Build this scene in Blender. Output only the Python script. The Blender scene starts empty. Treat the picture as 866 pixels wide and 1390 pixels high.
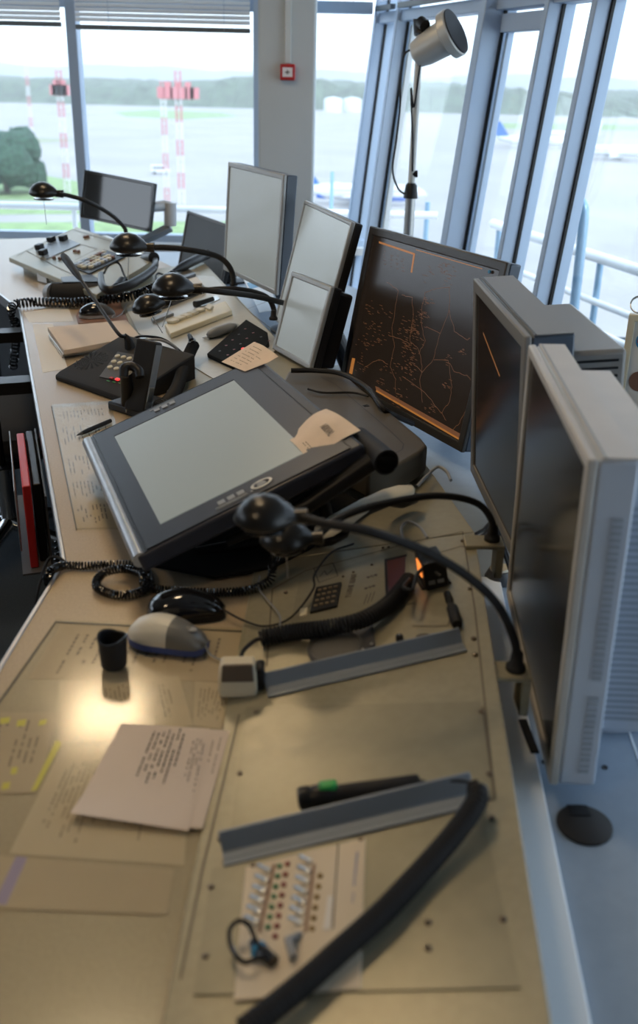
import bpy, math, random
from mathutils import Vector, Matrix
random.seed(7)
V = Vector
sc = bpy.context.scene
COL = sc.collection

# ------------------------------------------------------------------ camera
FOC, PCX, PCY = 1290.0, 433.0, 650.0
EYE = V((0, 0, 1.52))
_p = math.atan(548 / FOC); _r = 0.024
_f = V((0, math.cos(_p), -math.sin(_p))); _r0 = V((1, 0, 0)); _u0 = _r0.cross(_f)
_rt = _r0 * math.cos(_r) + _u0 * math.sin(_r); _up = _rt.cross(_f)
cd = bpy.data.cameras.new('camera'); cam = bpy.data.objects.new('camera', cd); COL.objects.link(cam)
cam.matrix_world = Matrix(((_rt.x, _up.x, -_f.x, EYE.x), (_rt.y, _up.y, -_f.y, EYE.y), (_rt.z, _up.z, -_f.z, EYE.z), (0, 0, 0, 1)))
cd.sensor_fit = 'VERTICAL'; cd.sensor_height = 36; cd.sensor_width = 22.4
cd.lens = FOC / 1390 * 36; cd.shift_y = -45 / 1390
cd.clip_start = .05; cd.clip_end = 20000
cd.dof.use_dof = True; cd.dof.focus_distance = 2.3; cd.dof.aperture_fstop = 3.2; cd.dof.aperture_blades = 7
sc.camera = cam

# ------------------------------------------------------------------ world, sun, exposure
w = bpy.data.worlds.new('world'); sc.world = w; w.use_nodes = True
nt = w.node_tree; nt.nodes.clear()
_o = nt.nodes.new('ShaderNodeOutputWorld'); _b = nt.nodes.new('ShaderNodeBackground')
_tc = nt.nodes.new('ShaderNodeTexCoord'); _sx = nt.nodes.new('ShaderNodeSeparateXYZ'); _cr = nt.nodes.new('ShaderNodeValToRGB')
_cr.color_ramp.elements[0].position = 0; _cr.color_ramp.elements[0].color = (.80, .90, 1, 1)
_cr.color_ramp.elements[1].position = .6; _cr.color_ramp.elements[1].color = (.62, .78, 1, 1)
nt.links.new(_tc.outputs['Generated'], _sx.inputs[0]); nt.links.new(_sx.outputs['Z'], _cr.inputs[0])
nt.links.new(_cr.outputs[0], _b.inputs[0]); nt.links.new(_b.outputs[0], _o.inputs[0])
_b.inputs[1].default_value = 2.7
sd = bpy.data.lights.new('sun', 'SUN'); sd.energy = 1.6; sd.angle = math.radians(12); sd.color = (1, .96, .9)
so = bpy.data.objects.new('sun', sd); COL.objects.link(so); so.rotation_euler = (math.radians(35), math.radians(38), 0)
sc.view_settings.view_transform = 'Standard'; sc.view_settings.look = 'None'
sc.view_settings.exposure = 0.12; sc.view_settings.gamma = 1; sc.view_settings.use_curve_mapping = False
try:
    sc.cycles.use_denoising = True
    sc.cycles.max_bounces = 8; sc.cycles.transparent_max_bounces = 16
    sc.cycles.sample_clamp_indirect = 6
except Exception: pass

# ------------------------------------------------------------------ helpers
def ray(x, y): return _f + _rt * ((x - PCX) / FOC) - _up * ((y - PCY) / FOC)
def G(x, y, z=.75):                     # point of a horizontal surface at height z
    d = ray(x, y); return EYE + d * ((z - EYE.z) / d.z)
def PL(x, y, n, d0):                    # point of the plane n.p = d0
    d = ray(x, y); n = V(n); return EYE + d * ((d0 - n.dot(EYE)) / n.dot(d))
def mat3(x, y, z, o):
    return Matrix(((x[0], y[0], z[0], o[0]), (x[1], y[1], z[1], o[1]), (x[2], y[2], z[2], o[2]), (0, 0, 0, 1)))
class Frame:                            # a local frame lying on a surface
    def __init__(s, o, x, y):
        s.o = V(o); s.x = V(x).normalized(); s.z = s.x.cross(V(y)).normalized(); s.y = s.z.cross(s.x)
        s.M = mat3(s.x, s.y, s.z, s.o); s.I = s.M.inverted()
    def px(s, x, y, h=0):
        p = PL(x, y, s.z, s.z.dot(s.o) + h); return s.I @ p
    def w(s, x, y, h=0): return PL(x, y, s.z, s.z.dot(s.o) + h)
    def at(s, q, ang=0):                # matrix at local point q, turned by ang
        return s.M @ Matrix.Translation(V(q)) @ Matrix.Rotation(ang, 4, 'Z')

def smoothpath(pts, n=8):
    pts = [V(p) for p in pts]
    if len(pts) < 3: return pts
    P = [pts[0] * 2 - pts[1]] + pts + [pts[-1] * 2 - pts[-2]]
    out = []
    for i in range(1, len(P) - 2):
        a, b, c, d = P[i - 1:i + 3]
        for k in range(n):
            t = k / n
            out.append(.5 * ((2 * b) + (c - a) * t + (2 * a - 5 * b + 4 * c - d) * t * t + (3 * b - a - 3 * c + d) * t ** 3))
    out.append(pts[-1]); return out
def frames(pts):
    T = []
    for i in range(len(pts)):
        a = pts[max(i - 1, 0)]; b = pts[min(i + 1, len(pts) - 1)]
        t = (b - a); T.append(t.normalized() if t.length > 1e-9 else V((0, 0, 1)))
    up = V((0, 0, 1)) if abs(T[0].z) < .9 else V((1, 0, 0))
    N = (up - T[0] * up.dot(T[0])).normalized(); out = []
    for t in T:
        N = (N - t * N.dot(t)); N = N.normalized() if N.length > 1e-6 else V((1, 0, 0)); out.append((t, N, t.cross(N)))
    return out

class MB:
    def __init__(s): s.v = []; s.f = []
    def add(s, vs, fs, M=None):
        k = len(s.v)
        s.v += [(M @ V(p)) if M else V(p) for p in vs]; s.f += [tuple(k + i for i in f) for f in fs]; return s
    def box(s, x0, x1, y0, y1, z0, z1, M=None):
        vs = [(x, y, z) for z in (z0, z1) for y in (y0, y1) for x in (x0, x1)]
        return s.add(vs, [(0, 2, 3, 1), (4, 5, 7, 6), (0, 1, 5, 4), (2, 6, 7, 3), (0, 4, 6, 2), (1, 3, 7, 5)], M)
    def loft(s, rings, cap=True, M=None):
        n = len(rings[0]); vs = [p for r in rings for p in r]; fs = []
        for i in range(len(rings) - 1):
            for j in range(n):
                a = i * n + j; b = i * n + (j + 1) % n; fs.append((a, b, b + n, a + n))
        if cap: fs.append(tuple(reversed(range(n)))); fs.append(tuple(range((len(rings) - 1) * n, len(rings) * n)))
        return s.add(vs, fs, M)
    def prism(s, poly, z0, z1, M=None):
        return s.loft([[(p[0], p[1], z0) for p in poly], [(p[0], p[1], z1) for p in poly]], True, M)
    def slab(s, top, th, M=None):       # polygon in space, thickness downwards
        return s.loft([[V(p) - V((0, 0, th)) for p in top], [V(p) for p in top]], True, M)
    def cyl(s, p0, p1, r0, r1=None, n=20, M=None):
        p0 = V(p0); p1 = V(p1); r1 = r0 if r1 is None else r1
        return s.tube([p0, p1], [r0, r1], n, M)
    def tube(s, pts, r, n=10, M=None, flat=1.):
        pts = [V(p) for p in pts]; F = frames(pts); rs = []
        for i, (p, (t, a, b)) in enumerate(zip(pts, F)):
            ri = r[i] if isinstance(r, (list, tuple)) else r
            rs.append([p + (a * math.cos(2 * math.pi * k / n) * flat + b * math.sin(2 * math.pi * k / n)) * ri for k in range(n)])
        return s.loft(rs, True, M)
    def lathe(s, prof, n=28, M=None):   # profile (r, z)
        return s.loft([[(r * math.cos(2 * math.pi * k / n), r * math.sin(2 * math.pi * k / n), z) for k in range(n)] for r, z in prof], True, M)
    def coil(s, pts, R, r, pitch, n=6, seg=12, M=None):
        pts = smoothpath(pts, 24); L = [0]
        for a, b in zip(pts, pts[1:]): L.append(L[-1] + (b - a).length)
        F = frames(pts); out = []; N = int(L[-1] / pitch * seg); j = 0
        for i in range(N + 1):
            s_ = L[-1] * i / max(N, 1)
            while j < len(L) - 2 and L[j + 1] < s_: j += 1
            t = (s_ - L[j]) / max(L[j + 1] - L[j], 1e-9)
            p = pts[j].lerp(pts[j + 1], t); a = F[j][1].lerp(F[j + 1][1], t); b = F[j][2].lerp(F[j + 1][2], t)
            th = 2 * math.pi * i / seg
            out.append(p + a * math.cos(th) * R + b * math.sin(th) * R)
        return s.tube(out, r, n, M)
    def ring(s, W, H, b, z0, z1, M=None, bb=None):   # rectangular frame, outer W x H, border b
        bb = b if bb is None else bb
        o = [(-W / 2, -H / 2), (W / 2, -H / 2), (W / 2, H / 2), (-W / 2, H / 2)]
        i = [(-W / 2 + b, -H / 2 + bb), (W / 2 - b, -H / 2 + bb), (W / 2 - b, H / 2 - b), (-W / 2 + b, H / 2 - b)]
        vs = [(x, y, z) for z in (z0, z1) for L in (o, i) for x, y in L]; fs = []
        for k in range(4):
            m = (k + 1) % 4
            fs += [(k, 4 + k, 4 + m, m), (8 + k, 8 + m, 12 + m, 12 + k), (k, m, 8 + m, 8 + k), (4 + k, 12 + k, 12 + m, 4 + m)]
        return s.add(vs, fs, M)
    def text(s, body, size, M, th=.0003, align='CENTER'):
        c = bpy.data.curves.new('t', 'FONT'); c.body = body; c.size = size; c.align_x = align; c.align_y = 'CENTER'; c.extrude = th; c.resolution_u = 2
        o = bpy.data.objects.new('t', c); COL.objects.link(o)
        dg = bpy.context.evaluated_depsgraph_get(); dg.update()
        me = bpy.data.meshes.new_from_object(o.evaluated_get(dg))
        s.add([tuple(v.co) for v in me.vertices], [tuple(p.vertices) for p in me.polygons], M)
        bpy.data.objects.remove(o); bpy.data.curves.remove(c); bpy.data.meshes.remove(me); return s

WM = {}                                 # world matrices of the things
def obj(name, mb, m, parent=None, at=None, bevel=0, smooth=False, world=False, seg=2, sub=0, kind=None):
    """world=True: vertices are given in world space and moved into the thing's space."""
    me = bpy.data.meshes.new(name)
    if parent is not None and world:
        I = WM[parent.name].inverted(); vs = [I @ p for p in mb.v]
    elif parent is None and at is not None:
        M = at if isinstance(at, Matrix) else Matrix.Translation(V(at))
        I = M.inverted(); vs = [I @ p for p in mb.v] if world else mb.v
    else: vs = mb.v
    me.from_pydata([tuple(p) for p in vs], [], mb.f)
    import bmesh
    bm = bmesh.new(); bm.from_mesh(me); bmesh.ops.recalc_face_normals(bm, faces=bm.faces); bm.to_mesh(me); bm.free()
    me.materials.append(m)
    if smooth:
        for p in me.polygons: p.use_smooth = True
        me.set_sharp_from_angle(angle=math.radians(40))
    o = bpy.data.objects.new(name, me); COL.objects.link(o)
    WM[o.name] = Matrix.Identity(4)
    if parent is not None:
        o.parent = parent; WM[o.name] = WM[parent.name]
    elif at is not None:
        o.matrix_world = M; WM[o.name] = M
    if bevel:
        b = o.modifiers.new('bevel', 'BEVEL'); b.width = bevel; b.segments = seg; b.limit_method = 'ANGLE'; b.angle_limit = math.radians(35)
        b.use_clamp_overlap = True
        if not smooth:
            for p in me.polygons: p.use_smooth = True
            me.set_sharp_from_angle(angle=math.radians(50))
    if sub:
        b = o.modifiers.new('sub', 'SUBSURF'); b.levels = sub; b.render_levels = sub
    if kind: o['kind'] = kind
    return o
def tag(o, label, cat, group=None, kind=None):
    o['label'] = label; o['category'] = cat
    if group: o['group'] = group
    if kind: o['kind'] = kind
    return o
def thing(name, label, cat, M, group=None):
    o = bpy.data.objects.new(name, None); COL.objects.link(o); o.empty_display_size = .05
    M = M if isinstance(M, Matrix) else Matrix.Translation(V(M))
    o.matrix_world = M; WM[o.name] = M; return tag(o, label, cat, group)
def copy_thing(src, M, label=None, group=None):
    def rec(o, par):
        c = o.copy(); COL.objects.link(c)
        if par: c.parent = par; c.matrix_parent_inverse = o.matrix_parent_inverse.copy()
        for ch in [x for x in COL.objects if x.parent == o]: rec(ch, c)
        return c
    c = rec(src, None); c.matrix_world = M; WM[c.name] = M
    if label: c['label'] = label
    if group: c['group'] = group
    return c

# ------------------------------------------------------------------ materials
MATS = {}
def mat(name, col, rough=.5, metal=0, var=0., scale=20, bump=0., bscale=200, emit=None, es=1, coat=0, spec=.5, aniso=0, stretch=None):
    m = bpy.data.materials.new(name); m.use_nodes = True; n = m.node_tree.nodes; l = m.node_tree.links
    b = n['Principled BSDF']; b.inputs['Base Color'].default_value = (*col, 1); b.inputs['Roughness'].default_value = rough
    b.inputs['Metallic'].default_value = metal; b.inputs['Specular IOR Level'].default_value = spec; b.inputs['Coat Weight'].default_value = coat
    tc = n.new('ShaderNodeTexCoord'); mp = n.new('ShaderNodeMapping'); l.new(tc.outputs['Object'], mp.inputs[0])
    if stretch: mp.inputs['Scale'].default_value = stretch
    if var:
        t = n.new('ShaderNodeTexNoise'); t.inputs['Scale'].default_value = scale; t.inputs['Detail'].default_value = 5; l.new(mp.outputs[0], t.inputs[0])
        r = n.new('ShaderNodeValToRGB'); r.color_ramp.elements[0].position = .3; r.color_ramp.elements[1].position = .7
        r.color_ramp.elements[0].color = (*[c * (1 - var) for c in col], 1); r.color_ramp.elements[1].color = (*[min(1, c * (1 + var)) for c in col], 1)
        l.new(t.outputs[0], r.inputs[0]); l.new(r.outputs[0], b.inputs['Base Color'])
        q = n.new('ShaderNodeMapRange'); q.inputs['To Min'].default_value = max(.02, rough - .06); q.inputs['To Max'].default_value = min(1, rough + .06)
        l.new(t.outputs[0], q.inputs[0]); l.new(q.outputs[0], b.inputs['Roughness'])
    if bump:
        t = n.new('ShaderNodeTexNoise'); t.inputs['Scale'].default_value = bscale; l.new(mp.outputs[0], t.inputs[0])
        k = n.new('ShaderNodeBump'); k.inputs['Strength'].default_value = bump; k.inputs['Distance'].default_value = .002
        l.new(t.outputs[0], k.inputs['Height']); l.new(k.outputs[0], b.inputs['Normal'])
    if emit:
        b.inputs['Emission Color'].default_value = (*emit, 1); b.inputs['Emission Strength'].default_value = es
    MATS[name] = m; return m
def stripes(name, c1, c2, scale, axis='Z', duty=.5, rough=.5):
    m = mat(name, c1, rough); n = m.node_tree.nodes; l = m.node_tree.links; b = n['Principled BSDF']
    tc = n.new('ShaderNodeTexCoord'); s = n.new('ShaderNodeSeparateXYZ'); l.new(tc.outputs['Object'], s.inputs[0])
    a = n.new('ShaderNodeMath'); a.operation = 'MULTIPLY'; a.inputs[1].default_value = scale; l.new(s.outputs[axis], a.inputs[0])
    f = n.new('ShaderNodeMath'); f.operation = 'FRACT'; l.new(a.outputs[0], f.inputs[0])
    g = n.new('ShaderNodeMath'); g.operation = 'GREATER_THAN'; g.inputs[1].default_value = duty; l.new(f.outputs[0], g.inputs[0])
    x = n.new('ShaderNodeMix'); x.data_type = 'RGBA'; l.new(g.outputs[0], x.inputs[0]); x.inputs[6].default_value = (*c1, 1); x.inputs[7].default_value = (*c2, 1)
    l.new(x.outputs[2], b.inputs['Base Color']); return m

desk_m = mat('desk_laminate', (.375, .295, .195), .31, var=.10, scale=260)
panel_m = mat('console_metal', (.31, .28, .195), .36, metal=.3, var=.06, scale=90, bump=.03, bscale=600)
panel2_m = mat('console_insert', (.265, .243, .172), .33, metal=.35, var=.05, scale=60, bump=.03, bscale=600)
edge_m = mat('edge_trim', (.55, .55, .55), .3, metal=.8)
plate_m = mat('grey_plate', (.47, .46, .41), .4, metal=.2, var=.05, scale=60)
shelf_m = mat('blue_grey_shelf', (.225, .285, .36), .4, var=.05, scale=40)
rail_m = mat('white_rail', (.72, .77, .82), .4)
bar_m = mat('grey_profile', (.20, .23, .27), .45, metal=.4)
black = mat('black_plastic', (.012, .012, .013), .35, spec=.25)
blackm = mat('matt_black_plastic', (.016, .016, .017), .6, spec=.25, bump=.1, bscale=700)
softblack = mat('soft_black_rubber', (.014, .014, .015), .5, spec=.25)
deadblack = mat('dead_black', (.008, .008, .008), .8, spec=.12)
gloss = mat('gloss_black', (.008, .008, .009), .12, coat=.5)
lampm = mat('lamp_black_metal', (.02, .018, .016), .3, metal=.5, spec=.6)
dgrey = mat('dark_grey_plastic', (.055, .055, .058), .4, var=.08)
navy = mat('tablet_charcoal', (.030, .033, .045), .35, spec=.25, var=.1, scale=15)
silver = mat('silver_plastic', (.36, .37, .38), .3, metal=.6, var=.12, scale=30)
beige = mat('beige_plastic', (.55, .50, .38), .45, var=.04)
cream = mat('cream_plastic', (.62, .56, .40), .45)
keycap = mat('keycap', (.58, .54, .42), .5)
grey = mat('grey_plastic', (.22, .23, .24), .4)
whitep = mat('white_plastic', (.45, .51, .60), .45, var=.04, scale=12)  # white with the blue window light on the monitor sides mixed in
whitetop = mat('warm_lit_white_plastic', (.44, .42, .39), .45, var=.06, scale=12)  # same white plastic, warm room light put into the colour
brown = mat('taupe_plastic', (.095, .082, .062), .42, spec=.25, var=.06, bump=.05)
mullm = mat('window_aluminium', (.40, .50, .64), .45, metal=.15)
mullw = mat('pale_gasket', (.62, .66, .68), .5)
wallm = mat('painted_wall', (.58, .60, .58), .7, var=.04, scale=3)
wallin = mat('slate_wall', (.16, .17, .18), .8, var=.05, scale=3)
pillm = mat('pillar_paint', (.50, .53, .53), .75, var=.05, scale=2)
ceilm = mat('ceiling_paint', (.34, .34, .33), .9)
floorm = mat('dark_carpet', (.028, .036, .042), .95, var=.4, scale=300, bump=.5, bscale=400)
paper = mat('paper', (.60, .50, .41), .8, var=.03, scale=8)
paperp = mat('note_paper', (.66, .53, .41), .8, var=.05, scale=30)
undp = mat('paper_under_glass', (.46, .355, .24), .7, var=.05, scale=10)
undp2 = mat('pale_paper_under_glass', (.53, .42, .29), .7, var=.05, scale=10)
ink = mat('ink', (.09, .075, .07), .7)
faint = mat('faint_ink', (.22, .17, .125), .7)
red = mat('red_plastic', (.45, .02, .02), .4)
green = mat('green_plastic', (.02, .30, .06), .4)
blue = mat('blue_plastic', (.03, .25, .5), .4)
yellow = mat('highlighter', (.62, .55, .10), .7)
violet = mat('violet_tape', (.33, .27, .42), .6)
chrome = mat('chrome', (.7, .7, .7), .15, metal=1)
steel = mat('brushed_steel', (.5, .5, .48), .3, metal=.9)
screw_m = mat('screw', (.16, .13, .10), .35, metal=.8)
line_m = mat('seam', (.12, .10, .07), .6)
ledr = mat('led_red', (.4, .01, .01), .3, emit=(1, .05, .05), es=1.2)
orange = mat('orange_display', (.3, .1, .03), .3, emit=(1, .28, .05), es=1.1)
lcdg = mat('grey_lcd', (.10, .105, .10), .22, emit=(.62, .68, .66), es=.27)
lcdt = mat('tablet_lcd', (.12, .12, .115), .30, emit=(.55, .62, .54), es=.20, var=.04, scale=4)
lcdoff = mat('dark_lcd', (.012, .011, .010), .16)
lcdgl = mat('near_dark_lcd', (.02, .018, .016), .18)
radar_b = mat('radar_background', (.010, .009, .008), .22, emit=(.07, .045, .03), es=.16)
radar_l = mat('radar_line', (.02, .01, .005), .4, emit=(.42, .17, .07), es=.26)
radar_o = mat('radar_text', (.02, .01, .005), .4, emit=(.75, .28, .06), es=.42)
bronze = mat('bronze_pad', (.20, .10, .065), .5)
fabric = mat('chair_fabric', (.012, .013, .015), .9, bump=.3)
conc = mat('apron_concrete', (.37, .345, .325), .9, var=.10, scale=.03)
grass = mat('grass', (.24, .34, .14), .95, var=.25, scale=.3)
road = mat('road', (.62, .60, .58), .9)
treem = mat('tree_leaves', (.075, .11, .065), .95, var=.5, scale=.08)
bushm = mat('bush_leaves', (.035, .08, .05), .95, var=.5, scale=1.2)
hillm = mat('hill', (.22, .25, .25), .95, var=.3, scale=.005)
planew = mat('aircraft_white', (.75, .77, .80), .4)
planeb = mat('aircraft_blue', (.02, .14, .60), .4)
mastr = mat('mast_red', (.60, .22, .24), .6)
mastw = mat('mast_white', (.72, .69, .71), .6)
railw = mat('white_railing', (.95, .96, .97), .5)
pipeb = mat('blue_pipe', (.25, .40, .55), .35, metal=.3)
slatm = mat('blind_slat', (.75, .78, .80), .5)
darkbar = mat('blind_bar', (.13, .15, .16), .5)
tread = stripes('vented_panel', (.44, .50, .58), (.36, .41, .48), 90, 'Y', .5)
def thinf(n, l, k):                     # reflectance of a thin sheet, the same from both sides
    w_ = n.new('ShaderNodeLayerWeight'); w_.inputs[0].default_value = .5
    p = n.new('ShaderNodeMath'); p.operation = 'POWER'; p.inputs[1].default_value = 4; l.new(w_.outputs['Facing'], p.inputs[0])
    q = n.new('ShaderNodeMath'); q.operation = 'MULTIPLY_ADD'; q.inputs[1].default_value = k; q.inputs[2].default_value = .025; l.new(p.outputs[0], q.inputs[0]); return q
def glassmat():
    m = bpy.data.materials.new('window_glass'); m.use_nodes = True; n = m.node_tree.nodes; l = m.node_tree.links; n.clear()
    o = n.new('ShaderNodeOutputMaterial'); t = n.new('ShaderNodeBsdfTransparent'); g = n.new('ShaderNodeBsdfGlossy'); x = n.new('ShaderNodeMixShader'); f = thinf(n, l, .45)
    t.inputs[0].default_value = (.96, .985, .99, 1); g.inputs['Roughness'].default_value = .02
    l.new(f.outputs[0], x.inputs[0]); l.new(t.outputs[0], x.inputs[1]); l.new(g.outputs[0], x.inputs[2]); l.new(x.outputs[0], o.inputs[0]); return m
glass = glassmat()
def sheetmat():
    m = bpy.data.materials.new('desk_glass_sheet'); m.use_nodes = True; n = m.node_tree.nodes; l = m.node_tree.links; n.clear()
    o = n.new('ShaderNodeOutputMaterial'); t = n.new('ShaderNodeBsdfTransparent'); g = n.new('ShaderNodeBsdfGlossy'); x = n.new('ShaderNodeMixShader'); f = thinf(n, l, .6)
    t.inputs[0].default_value = (.97, .98, .96, 1); g.inputs['Roughness'].default_value = .14
    l.new(f.outputs[0], x.inputs[0]); l.new(t.outputs[0], x.inputs[1]); l.new(g.outputs[0], x.inputs[2]); l.new(x.outputs[0], o.inputs[0]); return m
sheet = sheetmat()
lampglow = mat('warm_diffuser', (.9, .85, .7), .5, emit=(1, .74, .45), es=34)

# ------------------------------------------------------------------ room shell
WD = V((-.3007, .9537, 0)); WN = V((.9537, .3007, 0)); DW = 1.95     # right window wall: direction, outward normal, offset at z = 1
TILT = math.radians(6)
RN = V((WN.x * math.cos(TILT), WN.y * math.cos(TILT), -math.sin(TILT))); RD = DW * math.cos(TILT) - math.sin(TILT) * 1.0
LEAN = (WN * math.sin(TILT) + V((0, 0, math.cos(TILT))))
YB = 5.75                                                            # back window wall
def wallpt(s, z, inn=0):                # point of the right wall: s metres along, height z, inn metres to the inside
    p0 = WN * (DW + math.tan(TILT) * (z - 1) - inn) + WD * s; return V((p0.x, p0.y, z))
def S(px, py):                          # position along the right wall of a pixel
    return PL(px, py, RN, RD).dot(WD)
SC = (YB - WN.y * DW) / WD.y            # corner with the back wall (z = 1)
CEIL = 2.75; SILL = .30
CX0 = wallpt(SC, 1).x

obj('floor', MB().box(-4.2, 3.6, -2.6, YB + .3, -.2, 0), floorm, kind='structure')
obj('ceiling', MB().prism([(-4.2, -2.6), (3.6, -2.6), (3.6, -.5), (wallpt(SC, CEIL).x + .1, YB + .25), (-4.2, YB + .25)], CEIL, CEIL + .15), ceilm, kind='structure')
m = MB().box(-4.2, CX0 + .02, YB, YB + .12, 0, .55); obj('wall_back', m, wallm, kind='structure')
m = MB().box(-4.2, CX0, YB - .10, YB + .02, .55, .59); obj('trim_1', m, mat('sill_white', (.66, .68, .68), .5), kind='structure')
m = MB().add([wallpt(s, z, i) for i in (0, -.1) for z in (0, SILL) for s in (-2.6, SC)], [(0, 1, 3, 2), (4, 6, 7, 5), (0, 4, 5, 1), (2, 3, 7, 6), (0, 2, 6, 4), (1, 5, 7, 3)]); obj('wall_right', m, wallm, kind='structure')
m = MB()
for y0, y1, z0, z1 in ((-2.6, YB, 0, 1.05), (-2.6, YB, 2.0, CEIL), (-2.6, .6, 1.05, 2.0), (2.6, 3.1, 1.05, 2.0)): m.box(-4.3, -4.2, y0, y1, z0, z1)
obj('wall_left', m, wallin, kind='structure')
obj('wall_rear', MB().box(-4.3, 3.6, -2.7, -2.6, 0, CEIL), wallin, kind='structure')

# back windows: mullion, transom and pane for each bay
TRZ = 1.86
def back_bay(i, x0, x1, mull):
    m = MB()
    if mull: m.box(x0 - .028, x0 + .028, YB - .05, YB + .06, .58, CEIL)
    m.box(x0, x1, YB - .03, YB + .05, TRZ - .03, TRZ + .03); m.box(x0, x1, YB - .03, YB + .05, .58, .63)
    o = obj('window_%d' % i, m, mullm, bevel=.004, kind='structure')
    obj('glass_pane', MB().box(x0 + .03, x1 - .03, YB + .0, YB + .008, .6, CEIL), glass, o)
bx = PL(105, 120, (0, 1, 0), YB).x
back_bay(1, -4.2, -2.9, False); back_bay(2, -2.9, bx, True); back_bay(3, bx, CX0 - .62, True); back_bay(4, CX0 - .62, CX0, True)

# right windows: each bay has its mullion at its far side
cuts = [SC, S(531, 200), S(655, 200), S(729, 200), S(792, 200), S(792, 200) - .95, S(792, 200) - 1.15, S(792, 200) - 2.1, -.9, -2.5]
def beam(m, a, b, w_, d_, inn=0):       # box between wall points a, b: w_ along the wall, d_ to the inside
    pass
def wbox(m, s0, s1, z0, z1, i0, i1):
    vs = [wallpt(s, z, i) for i in (i0, i1) for z in (z0, z1) for s in (s0, s1)]
    m.add(vs, [(0, 1, 3, 2), (4, 6, 7, 5), (0, 4, 5, 1), (2, 3, 7, 6), (0, 2, 6, 4), (1, 5, 7, 3)])
for i, (s1, s0) in enumerate(zip(cuts, cuts[1:])):
    m = MB(); wd = .06 if i == 2 else .032
    wbox(m, s1 - .002, s1 + wd, SILL, CEIL, -.05, .07 if i != 2 else .10)
    wbox(m, s0 + .002, s1, TRZ - .075, TRZ - .02, -.05, .05)
    wbox(m, s0, s1, SILL - .02, SILL + .05, -.05, .05)
    o = obj('window_%d' % (5 + i), m, mullm, bevel=.004, kind='structure')
    if i in (2, 3, 1):                  # casement frame and pale gasket
        g = MB(); a, b = s0 + .02, s1 - .03
        wbox(g, b - .022, b, SILL + .05, TRZ - .09, -.03, .0) if i != 3 else wbox(g, a + .02, a + .055, SILL + .05, TRZ - .09, -.02, .03)
        if i == 2: wbox(g, a, b, TRZ - .16, TRZ - .09, -.03, .03)
        obj('casement_frame', g, mullw if i != 2 else mullm, o, bevel=.003)
    g = MB(); wbox(g, s1 - .012, s1 - .002, SILL, CEIL, .0, .012); obj('gasket', g, black, o)
    p = MB(); wbox(p, s0 + wd + .005, s1 - .005, SILL + .03, CEIL, 0, .006); obj('glass_pane', p, glass, o)

# blinds
def blind_back(x0, x1, zb, lab):
    t = thing('window_blind', lab, 'blind', (x0, YB - .09, CEIL - .06), 'grey slatted blinds on the back windows')
    m = MB(); z = CEIL - .07
    while z > zb + .02:
        m.add([(x0, YB - .105, z - .0105), (x1, YB - .105, z - .0105), (x1, YB - .09, z + .0105), (x0, YB - .09, z + .0105)], [(0, 1, 2, 3)])
        z -= .024
    s_ = obj('slats', m, slatm, t, world=True)
    md = s_.modifiers.new('solid', 'SOLIDIFY'); md.thickness = .001
    obj('bottom_rail', MB().box(x0, x1, YB - .108, YB - .078, zb - .012, zb + .012), darkbar, t, world=True, bevel=.003)
    obj('head_rail', MB().box(x0, x1, YB - .115, YB - .075, CEIL - .06, CEIL - .002), slatm, t, world=True, bevel=.003)
    k = x0 + .18
    while k < x1: obj('ladder_cord', MB().cyl((k, YB - .11, zb), (k, YB - .11, CEIL - .06), .0015, n=5), whitep, t, world=True); k += .62
zb1 = PL(200, 36, (0, 1, 0), YB - .09).z
blind_back(-2.85, bx - .04, zb1 + .0, 'grey slatted blind drawn up high in the leftmost back window')
blind_back(bx + .04, CX0 - .66, zb1 - .01, 'wide grey slatted blind at the top of the window left of the pillar')
blind_back(CX0 - .58, CX0 - .36, PL(450, 57, (0, 1, 0), YB - .09).z, 'short narrow grey blind just right of the pillar')
for i, lab in ((1, 'grey blind raised behind the head of the signal lamp'), (3, 'raised grey blind in the narrow window between two slanted mullions'), (4, 'raised grey blind at the top of the rightmost slanted window'), (0, 'narrow raised grey blind in the window nearest the pillar on the slanted side')):
    s1, s0 = cuts[i], cuts[i + 1]
    t = thing('window_blind', lab, 'blind', wallpt(s1, CEIL - .1, .08), 'grey slatted blinds on the slanted windows')
    m = MB(); z = CEIL - .06
    while z > TRZ + .03:
        vs = [wallpt(s0 + .08, z - .006, .075), wallpt(s1 - .02, z - .006, .075), wallpt(s1 - .02, z + .006, .05), wallpt(s0 + .08, z + .006, .05)]
        m.add(vs, [(0, 1, 2, 3)]); z -= .024
    s_ = obj('slats', m, slatm, t, world=True); md = s_.modifiers.new('solid', 'SOLIDIFY'); md.thickness = .001
    m = MB(); wbox(m, s0 + .08, s1 - .02, TRZ - .015, TRZ + .01, .055, .085); obj('bottom_rail', m, darkbar, t, world=True)

# pillar with its conduit and call point
yp = 5.25
pa = PL(350.5, 150, (0, 1, 0), yp).x; pb = PL(427, 150, (0, 1, 0), yp).x
m = MB().box(pa - .0, pb, yp, yp + .32, 0, CEIL); obj('wall_pillar', m, pillm, kind='structure', bevel=.012)
pc = PL(391, 60, (0, 1, 0), yp).x; pz = PL(390, 98, (0, 1, 0), yp).z
tag(obj('cable_conduit', MB().box(pc - .016, pc + .016, yp - .018, yp - .001, pz + .040, CEIL - .002), wallm, at=(pc, yp, CEIL), world=True, bevel=.003), 'narrow pale cable trunking running up the grey pillar', 'cable trunking')
t = thing('fire_call_point', 'small red fire alarm call point on the grey pillar', 'fire alarm', (pc, yp, pz))
obj('housing', MB().box(-.038, .038, -.04, -.001, -.038, .038), red, t, bevel=.006)
obj('glass_plate', MB().box(-.025, .025, -.043, -.0395, -.022, .022), mat('call_plate', (.75, .7, .7), .4), t)
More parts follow.
